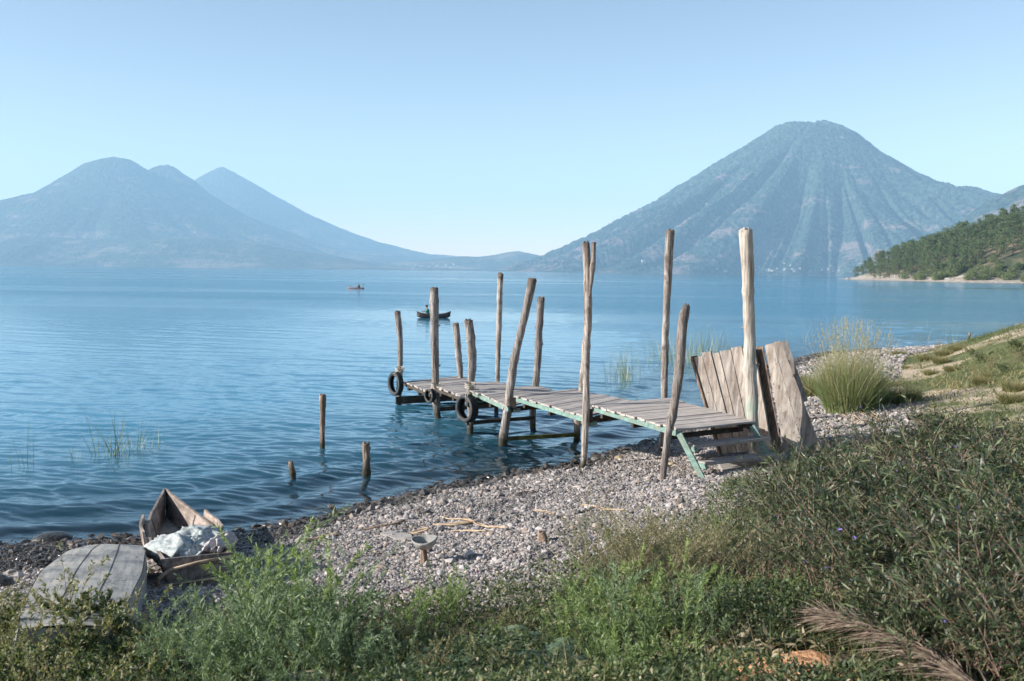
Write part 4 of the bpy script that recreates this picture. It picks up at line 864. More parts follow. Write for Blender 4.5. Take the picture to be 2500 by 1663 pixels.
def deck(corn, zs, name, seed):
    NL, FL, FR, NR = [PZ(px, py, z) for (px, py), z in zip(corn, zs)]
    ln = ((NR - NL).length + (FR - FL).length) / 2; n = max(6, int(round(ln / 0.155))); rk = random.Random(seed)
    # planks share one frame whose local x runs along the plank
    ax = (FL - NL).normalized(); ang = math.atan2(ax.y, ax.x)
    o = None; b = MB(); up = Vector((0, 0, 1))
    for k in range(n):
        u0 = (k + 0.04) / n; u1 = (k + 0.96) / n; th = 0.028
        e = rk.uniform(-0.05, 0.04); e2 = rk.uniform(-0.03, 0.05); dz = rk.uniform(-0.006, 0.006)
        a = NL.lerp(NR, u0); a2 = NL.lerp(NR, u1); c = FL.lerp(FR, u0); c2 = FL.lerp(FR, u1)
        a = a - ax * e; a2 = a2 - ax * (e + rk.uniform(-0.01, 0.01)); c = c + ax * e2; c2 = c2 + ax * (e2 + rk.uniform(-0.02, 0.02))
        o4 = [a2, c2, c, a]; b.hexa([p - up * (th - dz) for p in o4] + [p + up * dz + up * rk.uniform(-0.002, 0.002) for p in o4], rk.random())
    R_ = Matrix.Rotation(-ang, 3, 'Z'); loc = NL
    V = [R_ @ (Vector(v) - loc) for v in np.vstack(b.V)]; b.V = [np.array([tuple(v) for v in V])]
    ob = b.build(name, M_DECK, jetty); ob.location = loc - JL; ob.rotation_euler = (0, 0, ang)
    return ob, (NL, FL, FR, NR)
SEC = {
 'AB': ([(985, 932), (1122, 918), (1195, 942), (1056, 960)], [.61] * 4),
 'BC': ([(1063, 944), (1213, 931), (1292, 957), (1146, 974)], [.76] * 4),
 'CD': ([(1151, 952), (1312, 940), (1372, 962), (1238, 991)], [.93, .93, .82, .80]),
 'DE': ([(1258, 966), (1398, 950), (1565, 982), (1428, 1016)], [1.0, 1.0, .97, .97]),
 'EF': ([(1443, 987), (1630, 971), (1842, 1028), (1655, 1048)], [1.17] * 4)}
DK = {}
for i, (k, (c, z)) in enumerate(SEC.items()):
    ob, q = deck(c, z, 'deck_section', 20 + i); DK[k] = q
    NL, FL, FR, NR = q; ax = (FL - NL).normalized(); dn = Vector((0, 0, -0.075))
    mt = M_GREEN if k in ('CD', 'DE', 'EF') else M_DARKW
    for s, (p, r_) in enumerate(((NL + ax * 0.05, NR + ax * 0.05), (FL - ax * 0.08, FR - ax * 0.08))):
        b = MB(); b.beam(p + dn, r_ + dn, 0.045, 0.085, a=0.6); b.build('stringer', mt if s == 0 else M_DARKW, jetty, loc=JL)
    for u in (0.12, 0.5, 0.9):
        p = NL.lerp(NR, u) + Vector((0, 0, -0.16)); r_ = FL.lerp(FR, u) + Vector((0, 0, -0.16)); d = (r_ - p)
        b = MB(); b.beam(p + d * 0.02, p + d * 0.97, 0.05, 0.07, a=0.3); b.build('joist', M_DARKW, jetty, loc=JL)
def cross(p, q, w_, h_, mt, name='crossbeam'):
    b = MB(); b.beam(p, q, w_, h_, a=0.4); return b.build(name, mt, jetty, loc=JL)
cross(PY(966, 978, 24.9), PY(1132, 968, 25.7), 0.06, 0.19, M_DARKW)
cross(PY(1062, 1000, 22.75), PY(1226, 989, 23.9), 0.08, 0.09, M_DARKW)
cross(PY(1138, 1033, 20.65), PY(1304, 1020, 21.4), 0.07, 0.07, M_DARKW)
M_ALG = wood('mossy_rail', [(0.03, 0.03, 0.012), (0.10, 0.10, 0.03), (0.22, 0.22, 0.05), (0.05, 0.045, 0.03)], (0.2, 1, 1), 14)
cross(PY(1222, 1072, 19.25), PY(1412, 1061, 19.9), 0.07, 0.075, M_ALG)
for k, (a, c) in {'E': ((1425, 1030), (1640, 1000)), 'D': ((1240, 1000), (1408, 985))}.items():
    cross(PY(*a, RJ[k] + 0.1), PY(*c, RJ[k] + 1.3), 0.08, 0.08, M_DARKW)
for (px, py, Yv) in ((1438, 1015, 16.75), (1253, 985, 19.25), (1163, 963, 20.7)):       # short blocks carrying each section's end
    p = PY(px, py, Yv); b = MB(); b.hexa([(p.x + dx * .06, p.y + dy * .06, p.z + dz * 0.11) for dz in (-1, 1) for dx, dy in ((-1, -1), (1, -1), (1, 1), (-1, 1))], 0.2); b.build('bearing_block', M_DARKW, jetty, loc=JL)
    b = MB(); p2 = p + Vector((0.07, 0.02, -0.135)); b.hexa([(p2.x + dx * .07, p2.y + dy * .05, p2.z + dz * 0.035) for dz in (-1, 1) for dx, dy in ((-1, -1), (1, -1), (1, 1), (-1, 1))], 0.6); b.build('bracket', M_GREEN, jetty, loc=JL)

# stairs down to the beach: two treads between two painted rails
NL, FL, FR, NR = DK['EF']; wv = (FR - NR); dirv = Vector((wv.y, -wv.x, 0)).normalized(); wn = Vector((wv.x, wv.y, 0)).normalized(); wl = wv.length
foot = ground_px(1716, 1170); rail_top = NR + Vector((0, 0, -0.06)) + dirv * 0.03; rail_v = foot + Vector((0, 0, 0.0)) - rail_top
b = MB(); b.beam(rail_top, rail_top + rail_v * 1.02, 0.035, 0.085, a=0.8); b.build('stair_rail', M_GREEN, jetty, loc=JL)
b = MB(); b.beam(rail_top + wn * wl * 0.95, rail_top + wn * wl * 0.95 + rail_v * 0.9, 0.035, 0.085, a=0.3); b.build('stair_rail', M_GREEN, jetty, loc=JL)
for (na_, fb, u) in (((1672, 1082), (1852, 1062), 0), ((1697, 1123), (1878, 1103), 1)):
    z = 1.17 - 0.27 * (u + 1) * (1.17 - foot.z) / 0.62 * 0.8
    a = PZ(na_[0], na_[1], z); c = PZ(fb[0], fb[1], z); b = MB(); dp = dirv * 0.25; t_ = Vector((0, 0, 0.04))
    o4 = [a, c, c + dp * 1.0, a + dp]
    o4 = [a + dp, c + dp, c, a]
    b.hexa([p - t_ for p in o4] + o4, 0.35); V = b.build('tread', M_DECK, jetty, loc=JL)
    bb = MB(); bb.beam(a + dp * 0.1 - Vector((0, 0, 0.06)), a + dp * 0.95 - Vector((0, 0, 0.06)), 0.04, 0.07, a=0.7); bb.build('tread_cleat', M_GREEN, jetty, loc=JL)

# slab at the foot of the stairs
def quad_slab(px4, zoff, th, name, mt, label, cat):
    q = [ground_px(*p) for p in px4]; zz = sum(p.z for p in q) / 4; b = MB()
    q = [Vector((p.x, p.y, p.z * 0.6 + zz * 0.4)) for p in q]; up = Vector((0, 0, 1))
    b.hexa([p - up * 0.02 for p in q] + [p + up * th for p in q], 0.7); c = sum(q, Vector()) / 4
    o = b.build(name, mt, None, loc=c)
    m = o.modifiers.new('bevel', 'BEVEL'); m.width = 0.008; m.segments = 2
    return tag(o, label, cat)
quad_slab([(1768, 1160), (1930, 1122), (1905, 1108), (1752, 1140)], 0, 0.05, 'stone_slab', M_SLAB, 'long pale slab lying on the gravel below the stairs', 'slab')
quad_slab([(1800, 1140), (1865, 1125), (1850, 1112), (1790, 1124)], 0, 0.03, 'stone_slab', M_SLAB, 'small pale slab directly under the lowest tread', 'slab')

# free stumps
post([(788, 965, 15), (788, 1010, 14), (787, 1085, 12.5), (787, 1100, 12)], 'A', 31, 'old_post', None, M_STUMP, CH * F / (1098 - HZ(787)), 0.5, 'tallest lone post standing in the water left of the jetty', 'post')
post([(709, 1128, 11), (713, 1150, 12), (718, 1180, 12)], 'A', 32, 'old_post', None, M_STUMP, CH * F / (1178 - HZ(717)), 0.4, 'shortest and leftmost leaning stump in the shallow water', 'post')
post([(893, 1083, 20), (895, 1120, 18), (896, 1168, 17)], 'A', 33, 'old_post', None, M_STUMP, CH * F / (1165 - HZ(896)), 0.4, 'split thick stump in shallow water nearest the gravel', 'post')
post([(2367, 814, 6), (2367, 828, 6)], 'A', 34, 'old_post', None, M_STUMP, CH * F / (828 - HZ(2367)), 0.4, 'tiny dark post far out in the water at the right', 'post')
g = ground_px(1037, 1378); p0 = post([(1033, 1335, 16), (1036, 1355, 17), (1038, 1380, 20)], 'A', 35, 'old_post', None, M_STUMP, g.y, 0.2, 'short stump on the gravel that carries a shallow bowl', 'post')
g2 = ground_px(1326, 1325); post([(1321, 1301, 17), (1324, 1312, 20), (1327, 1326, 23)], 'A', 36, 'old_post', None, M_STUMP, g2.y, 0.2, 'small bare stump on the gravel right of the bowl', 'post')
# bowl on the stump
top = PY(1036, 1338, g.y); b = MB(); pr = [(0.05, 0.0), (0.075, 0.0), (0.11, 0.035), (0.135, 0.085), (0.14, 0.115), (0.128, 0.115), (0.12, 0.085), (0.095, 0.04), (0.06, 0.015), (0.0, 0.012)]
n = 28; th = np.arange(n) / n * 2 * np.pi; V = np.concatenate([np.stack([np.cos(th) * r_ * 0.9, np.sin(th) * r_ * 0.8, np.full(n, z_ * 0.8) + 0.01 * np.cos(2 * th) * (z_ > 0.05)], -1) for r_, z_ in [(0.0, 0.0)] + pr])
i = np.arange(len(pr))[:, None] * n; j = np.arange(n)[None]; b.add(V, [np.stack([i + j, i + (j + 1) % n, i + n + (j + 1) % n, i + n + j], -1).reshape(-1, 4)], 0.5)
o = b.build('bowl', M_HULL, smooth=True); o.location = top + Vector((0.01, 0, 0.005)); o.rotation_euler = (0.12, -0.1, 0); tag(o, 'shallow grey bowl balanced on the short stump on the gravel', 'bowl')
# flat pale mat beside it
q = [ground_px(*p) for p in ((928, 1308), (965, 1322), (1008, 1322), (1003, 1312), (955, 1303))]; c = sum(q, Vector()) / 5
b = MB(); n = 5; V = [tuple(p + Vector((0, 0, 0.01))) for p in q] + [tuple(p + Vector((0, 0, 0.035))) for p in q]
b.add(V, [np.array([(0, 1, 2, 3, 4)])[:, ::-1], np.array([(5, 6, 7, 8, 9)]), np.array([(k, (k + 1) % 5, 5 + (k + 1) % 5, 5 + k) for k in range(5)])], 0.5)
tag(b.build('flat_board', M_SLAB, None, loc=c), 'flat pale weathered board lying on the gravel behind the bowl', 'board')

# ------------------------------------------------------------------ tyres
def tyre(cx, cy, wpx, hpx, Y, label, width, yaw, rope_to):
    Rr = hpx / F * Y / 2; c = PY(cx, cy, Y); root = empty('tyre', c); tag(root, label, 'tyre')
    prof = [(0.68, 0.26), (0.71, 0.42), (0.80, 0.53), (0.90, 0.51), (0.96, 0.44)]
    tread = [(0.96, 0.44), (0.985, 0.36), (1.0, 0.18), (1.0, -0.18), (0.985, -0.36), (0.96, -0.44)]
    inner = [(0.68, 0.26), (0.75, 0.38), (0.89, 0.38), (0.94, 0.0), (0.89, -0.38), (0.75, -0.38), (0.68, -0.26)]
    n = 48; th = np.arange(n) / n * 2 * np.pi; M = Matrix.Rotation(yaw, 3, 'Z')
    def ring(pr, name, mt, tr=False):
        rows = []
        for k, (r_, x_) in enumerate(pr):
            rr = np.full(n, r_ * Rr)
            if tr and 0 < k < len(pr) - 1: rr = rr * np.where(np.arange(n) % 2 == k % 2, 1.0, 0.975)
            rows.append(np.stack([np.cos(th) * rr, np.full(n, x_ * width), np.sin(th) * rr], -1))
        V = np.concatenate(rows); V = np.array([tuple(M @ Vector(v)) for v in V])
        i = np.arange(len(pr) - 1)[:, None] * n; j = np.arange(n)[None]; b = MB()
        b.add(V, [np.stack([i + j, i + (j + 1) % n, i + n + (j + 1) % n, i + n + j], -1).reshape(-1, 4)], 0.5); b.build(name, mt, root, smooth=not tr)
    ring(prof, 'sidewall', M_TYRE); ring([(a, -x) for a, x in prof], 'sidewall', M_TYRE); ring(tread, 'tread', M_TREAD, True); ring(inner, 'inner_lining', M_TREAD)
    tp = PY(rope_to[0], rope_to[1], Y + 0.05) - c; b = MB(); e = Vector((0, 0, Rr * 0.97)); up = Vector((0, -0.02, 0))
    for s in (-1, 1):
        b.tube([e + Vector((s * 0.02, -width * 0.6, -Rr * 0.34)), e + Vector((s * 0.02, -width * 0.62, 0.0)), e.lerp(tp, 0.5) + Vector((s * 0.02, -0.05, 0)), tp + Vector((0, -0.06, 0))], 0.011, 6)
    for dz in (0, 0.035, 0.07):
        a = np.linspace(0, 2 * np.pi, 14); r_ = 0.105
        b.tube([tp + Vector((math.cos(t) * r_, math.sin(t) * r_, dz + 0.02 * math.sin(t))) for t in a], 0.012, 6, cap=False)
    b.build('rope', M_ROPE, root, smooth=True)
tyre(966, 937, 42, 60, 24.75, 'middle sized tyre hung on the outermost post at the end of the jetty', 0.15, -0.95, (976, 905))
tyre(1050, 966, 28, 36, 22.6, 'smallest tyre, hung on the second post from the jetty end', 0.11, -0.85, (1064, 945))
tyre(1140, 997, 58, 71, 20.3, 'largest tyre, hung on the pale stripped post', 0.19, -0.88, (1148, 945))

# ------------------------------------------------------------------ board panels
def panel(bl, br, tl, tr, Yl, Yr, lean, n, name, label, seed, mt=M_PANEL, split=None, jag=0.02):
    """bottom-left, bottom-right, top-left, top-right px; Y of the foot at either end; lean = how far back the top stands"""
    BL = PY(*bl, Yl); BR = PY(*br, Yr); TL = PY(*tl, Yl + lean); TR = PY(*tr, Yr + lean)
    b = MB(); rk = random.Random(seed); nrm = (BR - BL).cross(TL - BL).normalized(); us = [0]; ws = [rk.uniform(0.8, 1.2) for _ in range(n)]; t = sum(ws)
    for x in ws: us.append(us[-1] + x / t)
    for k in range(n):
        g_ = 0.005 + 0.007 * rk.random(); w0 = (BR - BL).length
        u0 = us[k] + g_ / w0; u1 = us[k + 1] - g_ / w0; e = rk.uniform(-jag, jag); off = nrm * rk.uniform(-0.006, 0.006)
        # each board as a strip of segments with slightly wavering edges
        m = 7; rows = []
        for s in range(m):
            v = s / (m - 1) * (1 + e)
            j0 = rk.uniform(-0.003, 0.003); j1 = rk.uniform(-0.003, 0.003)
            a = BL.lerp(BR, u0 + j0).lerp(TL.lerp(TR, u0 + j0), v) + off; c = BL.lerp(BR, u1 + j1).lerp(TL.lerp(TR, u1 + j1), v) + off
            rows.append([a, c, c - nrm * 0.03, a - nrm * 0.03])
        V = [tuple(p) for r_ in rows for p in r_]; Fq = [(4 * s + q, 4 * s + (q + 1) % 4, 4 * s + 4 + (q + 1) % 4, 4 * s + 4 + q) for s in range(m - 1) for q in range(4)] + [(3, 2, 1, 0), (4 * m - 4, 4 * m - 3, 4 * m - 2, 4 * m - 1)]
        b.add(V, [np.array(Fq)], rk.random())
    root = empty(name, BL.lerp(BR, 0.5)); tag(root, label, 'board panel'); L0 = root.location.copy()
    b.build('boards', mt, root, loc=L0)
    for v in (0.2, 0.8):
        c = MB(); p = BL.lerp(TL, v) - nrm * 0.055; q = BR.lerp(TR, v) - nrm * 0.055; c.beam(p.lerp(q, 0.02), q.lerp(p, 0.02), 0.05, 0.08, up=nrm, a=0.4); c.build('batten', M_DARKW, root, loc=L0)
    # bolt holes
    h = MB()
    for (u, v) in ((0.07, 0.25), (0.08, 0.62), (0.6, 0.3), (0.55, 0.7), (0.86, 0.8)):
        c = BL.lerp(BR, u).lerp(TL.lerp(TR, u), v) + nrm * 0.007; t1 = (BR - BL).normalized(); t2 = (TL - BL).normalized()
        P = [tuple(c + (t1 * math.cos(a) + t2 * math.sin(a)) * 0.008) for a in np.arange(8) / 8 * 2 * math.pi]; h.add(P, [np.array([list(range(8))])])
    h.build('bolt_heads', M_TREAD, root, loc=L0)
    return root, nrm, (BL, BR, TL, TR)
_, nr_, cc = panel((1762, 1108), (1884, 1098), (1692, 870), (1841, 843), 16.65, 15.6, 0.5, 6, 'board_panel', 'left weathered board panel leaning behind the jetty stairs, partly behind the tallest post', 71)
b = MB(); BL, BR, TL, TR = cc; q0 = BL - (BR - BL).normalized() * 0.035; q1 = TL - (BR - BL).normalized() * 0.03; b.beam(q0 - nr_ * 0.03, q1 - nr_ * 0.03, 0.05, 0.12, up=nr_, a=0.2); b.build('edge_board', M_STUMP, _, loc=_.location.copy())
panel((1914, 1105), (2008, 1100), (1866, 839), (1905, 829), 15.5, 15.3, 0.45, 2, 'board_panel', 'right pale board panel of two wide planks leaning beside the tallest post', 74)
panel((1884, 1100), (1912, 1105), (1842, 845), (1863, 842), 15.75, 15.65, 0.5, 1, 'board_panel', 'narrow dark strip standing in for the post shadow between the two pale panels', 77, M_STUMP)  # board added to draw the tallest post's shadow on the panels
b = MB(); b.beam(PY(1965, 980, 15.9), PY(1914, 834, 16.2), 0.09, 0.05, up=(0, 1, 0), a=0.5); tag(b.build('loose_board', M_PANEL, None, loc=PY(1965, 980, 15.9)), 'loose narrow plank sticking up behind the right panel', 'plank')

# ------------------------------------------------------------------ beached canoe with sacks
def canoe(L, Wm, Wst, Dp, mt, name='hull', bow=0.16):
    """plank canoe, stern at origin, bow along +y. returns MB of sides and of bottom"""
    n = 22; u = np.linspace(0, 1, n); wt = np.interp(u, [0, .25, .5, .7, .85, 1], [Wst / 2, Wm / 2 * 0.97, Wm / 2, Wm / 2 * 0.72, Wm / 2 * 0.40, 0.012])
    wb = wt * 0.72; z0 = 0.0 + bow * 0.55 * np.clip((u - 0.55) / 0.45, 0, 1)**2; z1 = Dp + bow * np.clip((u - 0.5) / 0.5, 0, 1)**1.6 + 0.02 * (1 - u); y = u * L
    t = 0.028; sides = MB()
    for s in (-1, 1):
        rows = []
        for k in range(n):
            wt2 = wt[k] + 0.0; wi = max(wt2 - t, 0.001); wbi = max(wb[k] - t, 0.001)
            rows.append([(s * wb[k], y[k], z0[k]), (s * wt2, y[k], z1[k]), (s * wi, y[k], z1[k]), (s * wbi, y[k], z0[k] + 0.004)])
        V = [p for r_ in rows for p in r_]; Fq = [(4 * k + q, 4 * k + (q + 1) % 4, 4 * k + 4 + (q + 1) % 4, 4 * k + 4 + q) for k in range(n - 1) for q in range(4)] + [(0, 1, 2, 3), (4 * n - 1, 4 * n - 2, 4 * n - 3, 4 * n - 4)]
        sides.add(V, [np.array(Fq)], 0.6)
    bot = MB(); V = []
    for k in range(n): V += [(-wb[k] + 0.002, y[k], z0[k]), (wb[k] - 0.002, y[k], z0[k]), (wb[k] - 0.002, y[k], z0[k] + 0.025), (-wb[k] + 0.002, y[k], z0[k] + 0.025)]
    Fq = [(4 * k + q, 4 * k + (q + 1) % 4, 4 * k + 4 + (q + 1) % 4, 4 * k + 4 + q) for k in range(n - 1) for q in range(4)] + [(0, 1, 2, 3), (4 * n - 1, 4 * n - 2, 4 * n - 3, 4 * n - 4)]
    bot.add(V, [np.array(Fq)], 0.3)
    tr = MB(); tr.hexa([(-wb[0] - .01, -0.03, 0), (wb[0] + .01, -0.03, 0), (wb[0] + .01, -0.001, 0), (-wb[0] - .01, -0.001, 0), (-wt[0] - .015, -0.03, z1[0]), (wt[0] + .015, -0.03, z1[0]), (wt[0] + .015, -0.001, z1[0]), (-wt[0] - .015, -0.001, z1[0])], 0.2)
    return sides, bot, tr, (u, wt, wb, z0, z1)
st = ground_px(482, 1432); bt = PY(403, 1204, 12.5)
vec = Vector((bt.x - st.x, bt.y - st.y, 0)); Lc = vec.length; yaw = math.atan2(vec.y, vec.x) - math.pi / 2
root = empty('canoe', (st.x, st.y, st.z - 0.01), yaw); tag(root, 'old plank canoe pulled up on the beach, bow to the lake, filled with pale sacks', 'canoe')
root.rotation_euler = (math.atan2((0.12 - st.z), Lc) , 0, yaw); root.rotation_mode = 'XYZ'
sides, bot, tr, prm = canoe(Lc, 0.70, 0.60, 0.27, M_BOAT, bow=0.21)
sides.build('hull_sides', M_BOAT, root); bot.build('hull_bottom', M_HULL, root); tr.build('transom', M_BOAT, root)
u, wt, wb, z0, z1 = prm
for s in (-1, 1):   # extra raised strake over the middle, ends standing proud as in the photo
    b = MB(); ks = [k for k in range(len(u)) if 0.30 <= u[k] <= 0.66]; V = []
    for k in ks:
        hgt = 0.055 if u[k] < 0.6 else 0.07
        V += [(s * (wt[k] + 0.004), u[k] * Lc, z1[k] - 0.14), (s * (wt[k] + 0.03), u[k] * Lc, z1[k] + hgt), (s * (wt[k] + 0.055), u[k] * Lc, z1[k] + hgt), (s * (wt[k] + 0.03), u[k] * Lc, z1[k] - 0.14)]
    m = len(ks); b.add(V, [np.array([(4 * k + q, 4 * k + (q + 1) % 4, 4 * k + 4 + (q + 1) % 4, 4 * k + 4 + q) for k in range(m - 1) for q in range(4)] + [(0, 1, 2, 3), (4 * m - 1, 4 * m - 2, 4 * m - 3, 4 * m - 4)])], 0.95)
    b.build('raised_strake', M_BOAT, root)
for uu in (0.33, 0.66):
    k = int(uu * 21); b = MB()
    for s in (-1, 1): b.beam((s * (wb[k] - 0.04), uu * Lc, 0.03), (s * (wt[k] - 0.045), uu * Lc, z1[k] - 0.01), 0.04, 0.03, up=(1, 0, 0), a=0.2)
    b.beam((-wb[k] + .03, uu * Lc, z0[k] + 0.045), (wb[k] - .03, uu * Lc, z0[k] + 0.045), 0.04, 0.03, a=0.2); b.build('rib', M_BOAT, root)
b = MB(); b.tube([(-0.34, -0.06, 0.06), (-0.33, -0.07, 0.13), (-0.24, -0.06, 0.19), (0, -0.06, 0.235), (0.3, -0.06, 0.26)], [0.016, 0.018, 0.016, 0.014, 0.014], 8, 0.9); b.tube([(-0.34, -0.06, 0.06), (0.0, -0.07, 0.075), (0.32, -0.06, 0.09)], 0.009, 8, 0.9); b.build('stern_rim', M_STRAW, root, smooth=True)
# sacks: lumpy folded cloth bodies
def sack(name, cx, cy, cz, sx, sy, sz, seed, mt, label, rz=0.0):
    import bmesh
    bm = bmesh.new(); bmesh.ops.create_icosphere(bm, subdivisions=5, radius=1)
    for v in bm.verts:
        c = v.co.copy(); a = math.atan2(c.y, c.x)
        f1 = float(fbm(np.array(c.x * 1.7 + seed), np.array(c.y * 1.7 + c.z * 1.1), 2, seed)); f2 = float(fbm(np.array((c.x + c.y) * 1.1 + seed * 2), np.array((c.y - c.x) * 2.8 + c.z * 1.6), 1, seed + 3))
        f3 = float(fbm(np.array((c.y - 0.6 * c.x) * 1.2 - seed), np.array((c.x + 0.6 * c.y) * 4.2 + c.z * 1.4), 1, seed + 6))
        r_ = 0.80 + 0.45 * f1 + 0.26 * (1 - min(1, abs(f2 - 0.5) * 4)) + 0.13 * (1 - min(1, abs(f3 - 0.5) * 4))
        v.co = Vector((c.x * r_, c.y * r_, c.z * r_ * (1 if c.z > 0 else 0.6)))
    me = bpy.data.meshes.new(name); bm.to_mesh(me); bm.free(); me.materials.append(mt)
    for p in me.polygons: p.use_smooth = True
    o = link(name, me); mw = Matrix.Translation(root.location) @ root.rotation_euler.to_matrix().to_4x4()
    o.matrix_world = mw @ Matrix.Translation((cx * 0.82, cy, cz - 0.02)) @ Matrix.Rotation(rz, 4, 'Z') @ Matrix.Diagonal((sx * 0.80, sy * 0.9, sz * 0.84, 1)); tag(o, label, 'sack', 'sacks heaped in the canoe')
sack('sack', -0.20, 0.60, 0.25, 0.22, 0.36, 0.17, 1, M_CLOTH, 'grey white folded sack in the left rear of the canoe', 0.3)
sack('sack', 0.06, 0.52, 0.23, 0.22, 0.34, 0.15, 5, M_CLOTH, 'grey white sack in the middle of the canoe stern', -0.2)
sack('sack', 0.14, 0.98, 0.27, 0.26, 0.28, 0.16, 9, M_CLOTH, 'bright white bundled sack farthest forward in the canoe', 0.5)
sack('sack', 0.33, 0.46, 0.31, 0.12, 0.34, 0.10, 14, M_CLOTHP, 'pinkish white sack hanging over the right side of the canoe', -0.35)
sack('sack', -0.14, 1.0, 0.22, 0.2, 0.24, 0.15, 17, M_CLOTH, 'small pale sack against the left side of the canoe', 0.1)

# overturned boat, left
pA = ground_px(258, 1330, 0.34); pB = ground_px(150, 1540, 0.30)
ax = Vector((pA.x - pB.x, pA.y - pB.y, 0)); Lb = ax.length + 0.25; yaw2 = math.atan2(ax.y, ax.x) - math.pi / 2
root2 = empty('overturned_boat', (pB.x, pB.y, pB.z), yaw2); tag(root2, 'grey flat bottomed boat lying upside down on the gravel at left', 'boat')
root2.rotation_euler = (math.atan2(pA.z - pB.z, ax.length), R(4), yaw2)
n = 30; u = np.linspace(0, 1, n); hw = 0.40 * np.interp(u, [0, .12, .5, .8, .91, .97, 1], [.72, .86, 1.0, .95, .82, .66, .45]); ht = 0.34 * np.interp(u, [0, .2, .8, .93, 1], [.9, 1, 1, .95, .82])
def SK(v, q): return float(np.interp(q, [0, .55, .85, 1], [1, 1, .80, .42])) if v < 0 else float(np.interp(q, [0, .85, 1], [1, 1.03, 1.25]))
b = MB(); m = 12; V = []
for k in range(n):
    for j in range(m + 1):
        v = j / m * 2 - 1; V.append((v * hw[k] * 0.94 * SK(v, u[k]), u[k] * Lb, ht[k] + 0.018 * (1 - v * v) + 0.003 * (float(vnoise(np.array(v * 3 + 4), np.array(u[k] * 5), 3)) - 0.5)))
b.add(V, [np.array([(k * (m + 1) + j, k * (m + 1) + j + 1, (k + 1) * (m + 1) + j + 1, (k + 1) * (m + 1) + j) for k in range(n - 1) for j in range(m)])], 0.5); b.build('bottom_panel', M_HULL, root2, smooth=True)
b = MB(); V = []; ring_ = [(s, k) for s, ks in ((1, range(n)), (-1, range(n - 1, -1, -1))) for k in ks]
for (s, k) in ring_: q_ = SK(s, u[k]) * hw[k] * s; V += [(q_ * 0.955, u[k] * Lb, ht[k] + 0.002), (q_ * 1.02, u[k] * Lb, ht[k] * 0.5), (q_ * 1.06, u[k] * Lb, -0.02)]
N = len(ring_); b.add(V, [np.array([(3 * i_ + q, 3 * ((i_ + 1) % N) + q, 3 * ((i_ + 1) % N) + q + 1, 3 * i_ + q + 1) for i_ in range(N) for q in range(2)])], 0.4); b.build('side_planks', M_HULL, root2, smooth=False)
b = MB()
for s in (-1, 1): b.tube([(SK(s, u[k]) * s * hw[k] * 1.07, u[k] * Lb, 0.01) for k in range(n)], 0.018, 6, 0.5)
b.build('gunwale', M_HULL, root2, smooth=True)
for v0 in (-0.30, 0.36):      # seams between the bottom planks
    b = MB(); b.tube([(v0 * hw[k] * 0.94 * SK(v0, u[k]), u[k] * Lb, ht[k] + 0.018 * (1 - v0 * v0) + 0.0015) for k in range(1, n - 1)], 0.0022, 4, 0.2); b.build('seam', M_DARKW, root2)

# ------------------------------------------------------------------ boats on the lake with people
def person(name, loc, yaw, label, shirt, sc=1.0, pose='sit'):
    J = {'pelvis': (0, 0, 0.10), 'belly': (0.02, 0, 0.26), 'chest': (0.05, 0, 0.44), 'neck': (0.07, 0, 0.58), 'head': (0.09, 0, 0.70), 'crown': (0.09, 0, 0.80)}
    pts = list(J.values()); rad = [0.14, 0.125, 0.14, 0.055, 0.085, 0.07]; E = [(0, 1), (1, 2), (2, 3), (3, 4), (4, 5)]
    def chain(st, ch, rr):
        p = st
        for c, r_ in zip(ch, rr): pts.append(c); rad.append(r_); E.append((p, len(pts) - 1)); p = len(pts) - 1
    for s in (-1, 1):
        chain(2, [(0.05, s * 0.17, 0.50), (0.16, s * 0.23, 0.33), (0.36, s * 0.20, 0.38), (0.45, s * 0.19, 0.41)], [0.06, 0.045, 0.036, 0.03])
        chain(0, [(0.02, s * 0.10, 0.09), (0.40, s * 0.12, 0.24), (0.72, s * 0.10, 0.06), (0.80, s * 0.10, 0.10)], [0.09, 0.062, 0.045, 0.035])
    me = bpy.data.meshes.new('person'); me.from_pydata(pts, E, []); o = link(name, me, None, loc, (0, 0, yaw)); o.scale = (sc,) * 3
    sk = o.modifiers.new('skin', 'SKIN'); sv = me.skin_vertices[0].data
    for i_, r_ in enumerate(rad): sv[i_].radius = (r_, r_)
    sv[0].use_root = True; ssf = o.modifiers.new('sub', 'SUBSURF'); ssf.levels = 2; ssf.render_levels = 2; me.materials.append(M_SKIN)
    b = MB(); b.tube([(0.0, 0, 0.12), (0.02, 0, 0.26), (0.05, 0, 0.44), (0.065, 0, 0.54)], [0.165, 0.15, 0.175, 0.08], 14, 0.5)
    for s in (-1, 1): b.tube([(0.05, s * 0.12, 0.50), (0.06, s * 0.18, 0.49), (0.16, s * 0.235, 0.33)], [0.085, 0.075, 0.06], 10, 0.5)
    b.build('shirt', shirt, o, smooth=True)
    b = MB(); b.tube([(0.07, 0, 0.70), (0.075, 0, 0.76), (0.08, 0, 0.81), (0.085, 0, 0.83)], [0.093, 0.095, 0.07, 0.02], 12, 0.5); b.build('hair', M_HAIR, o, smooth=True)
    return tag(o, label, 'person')
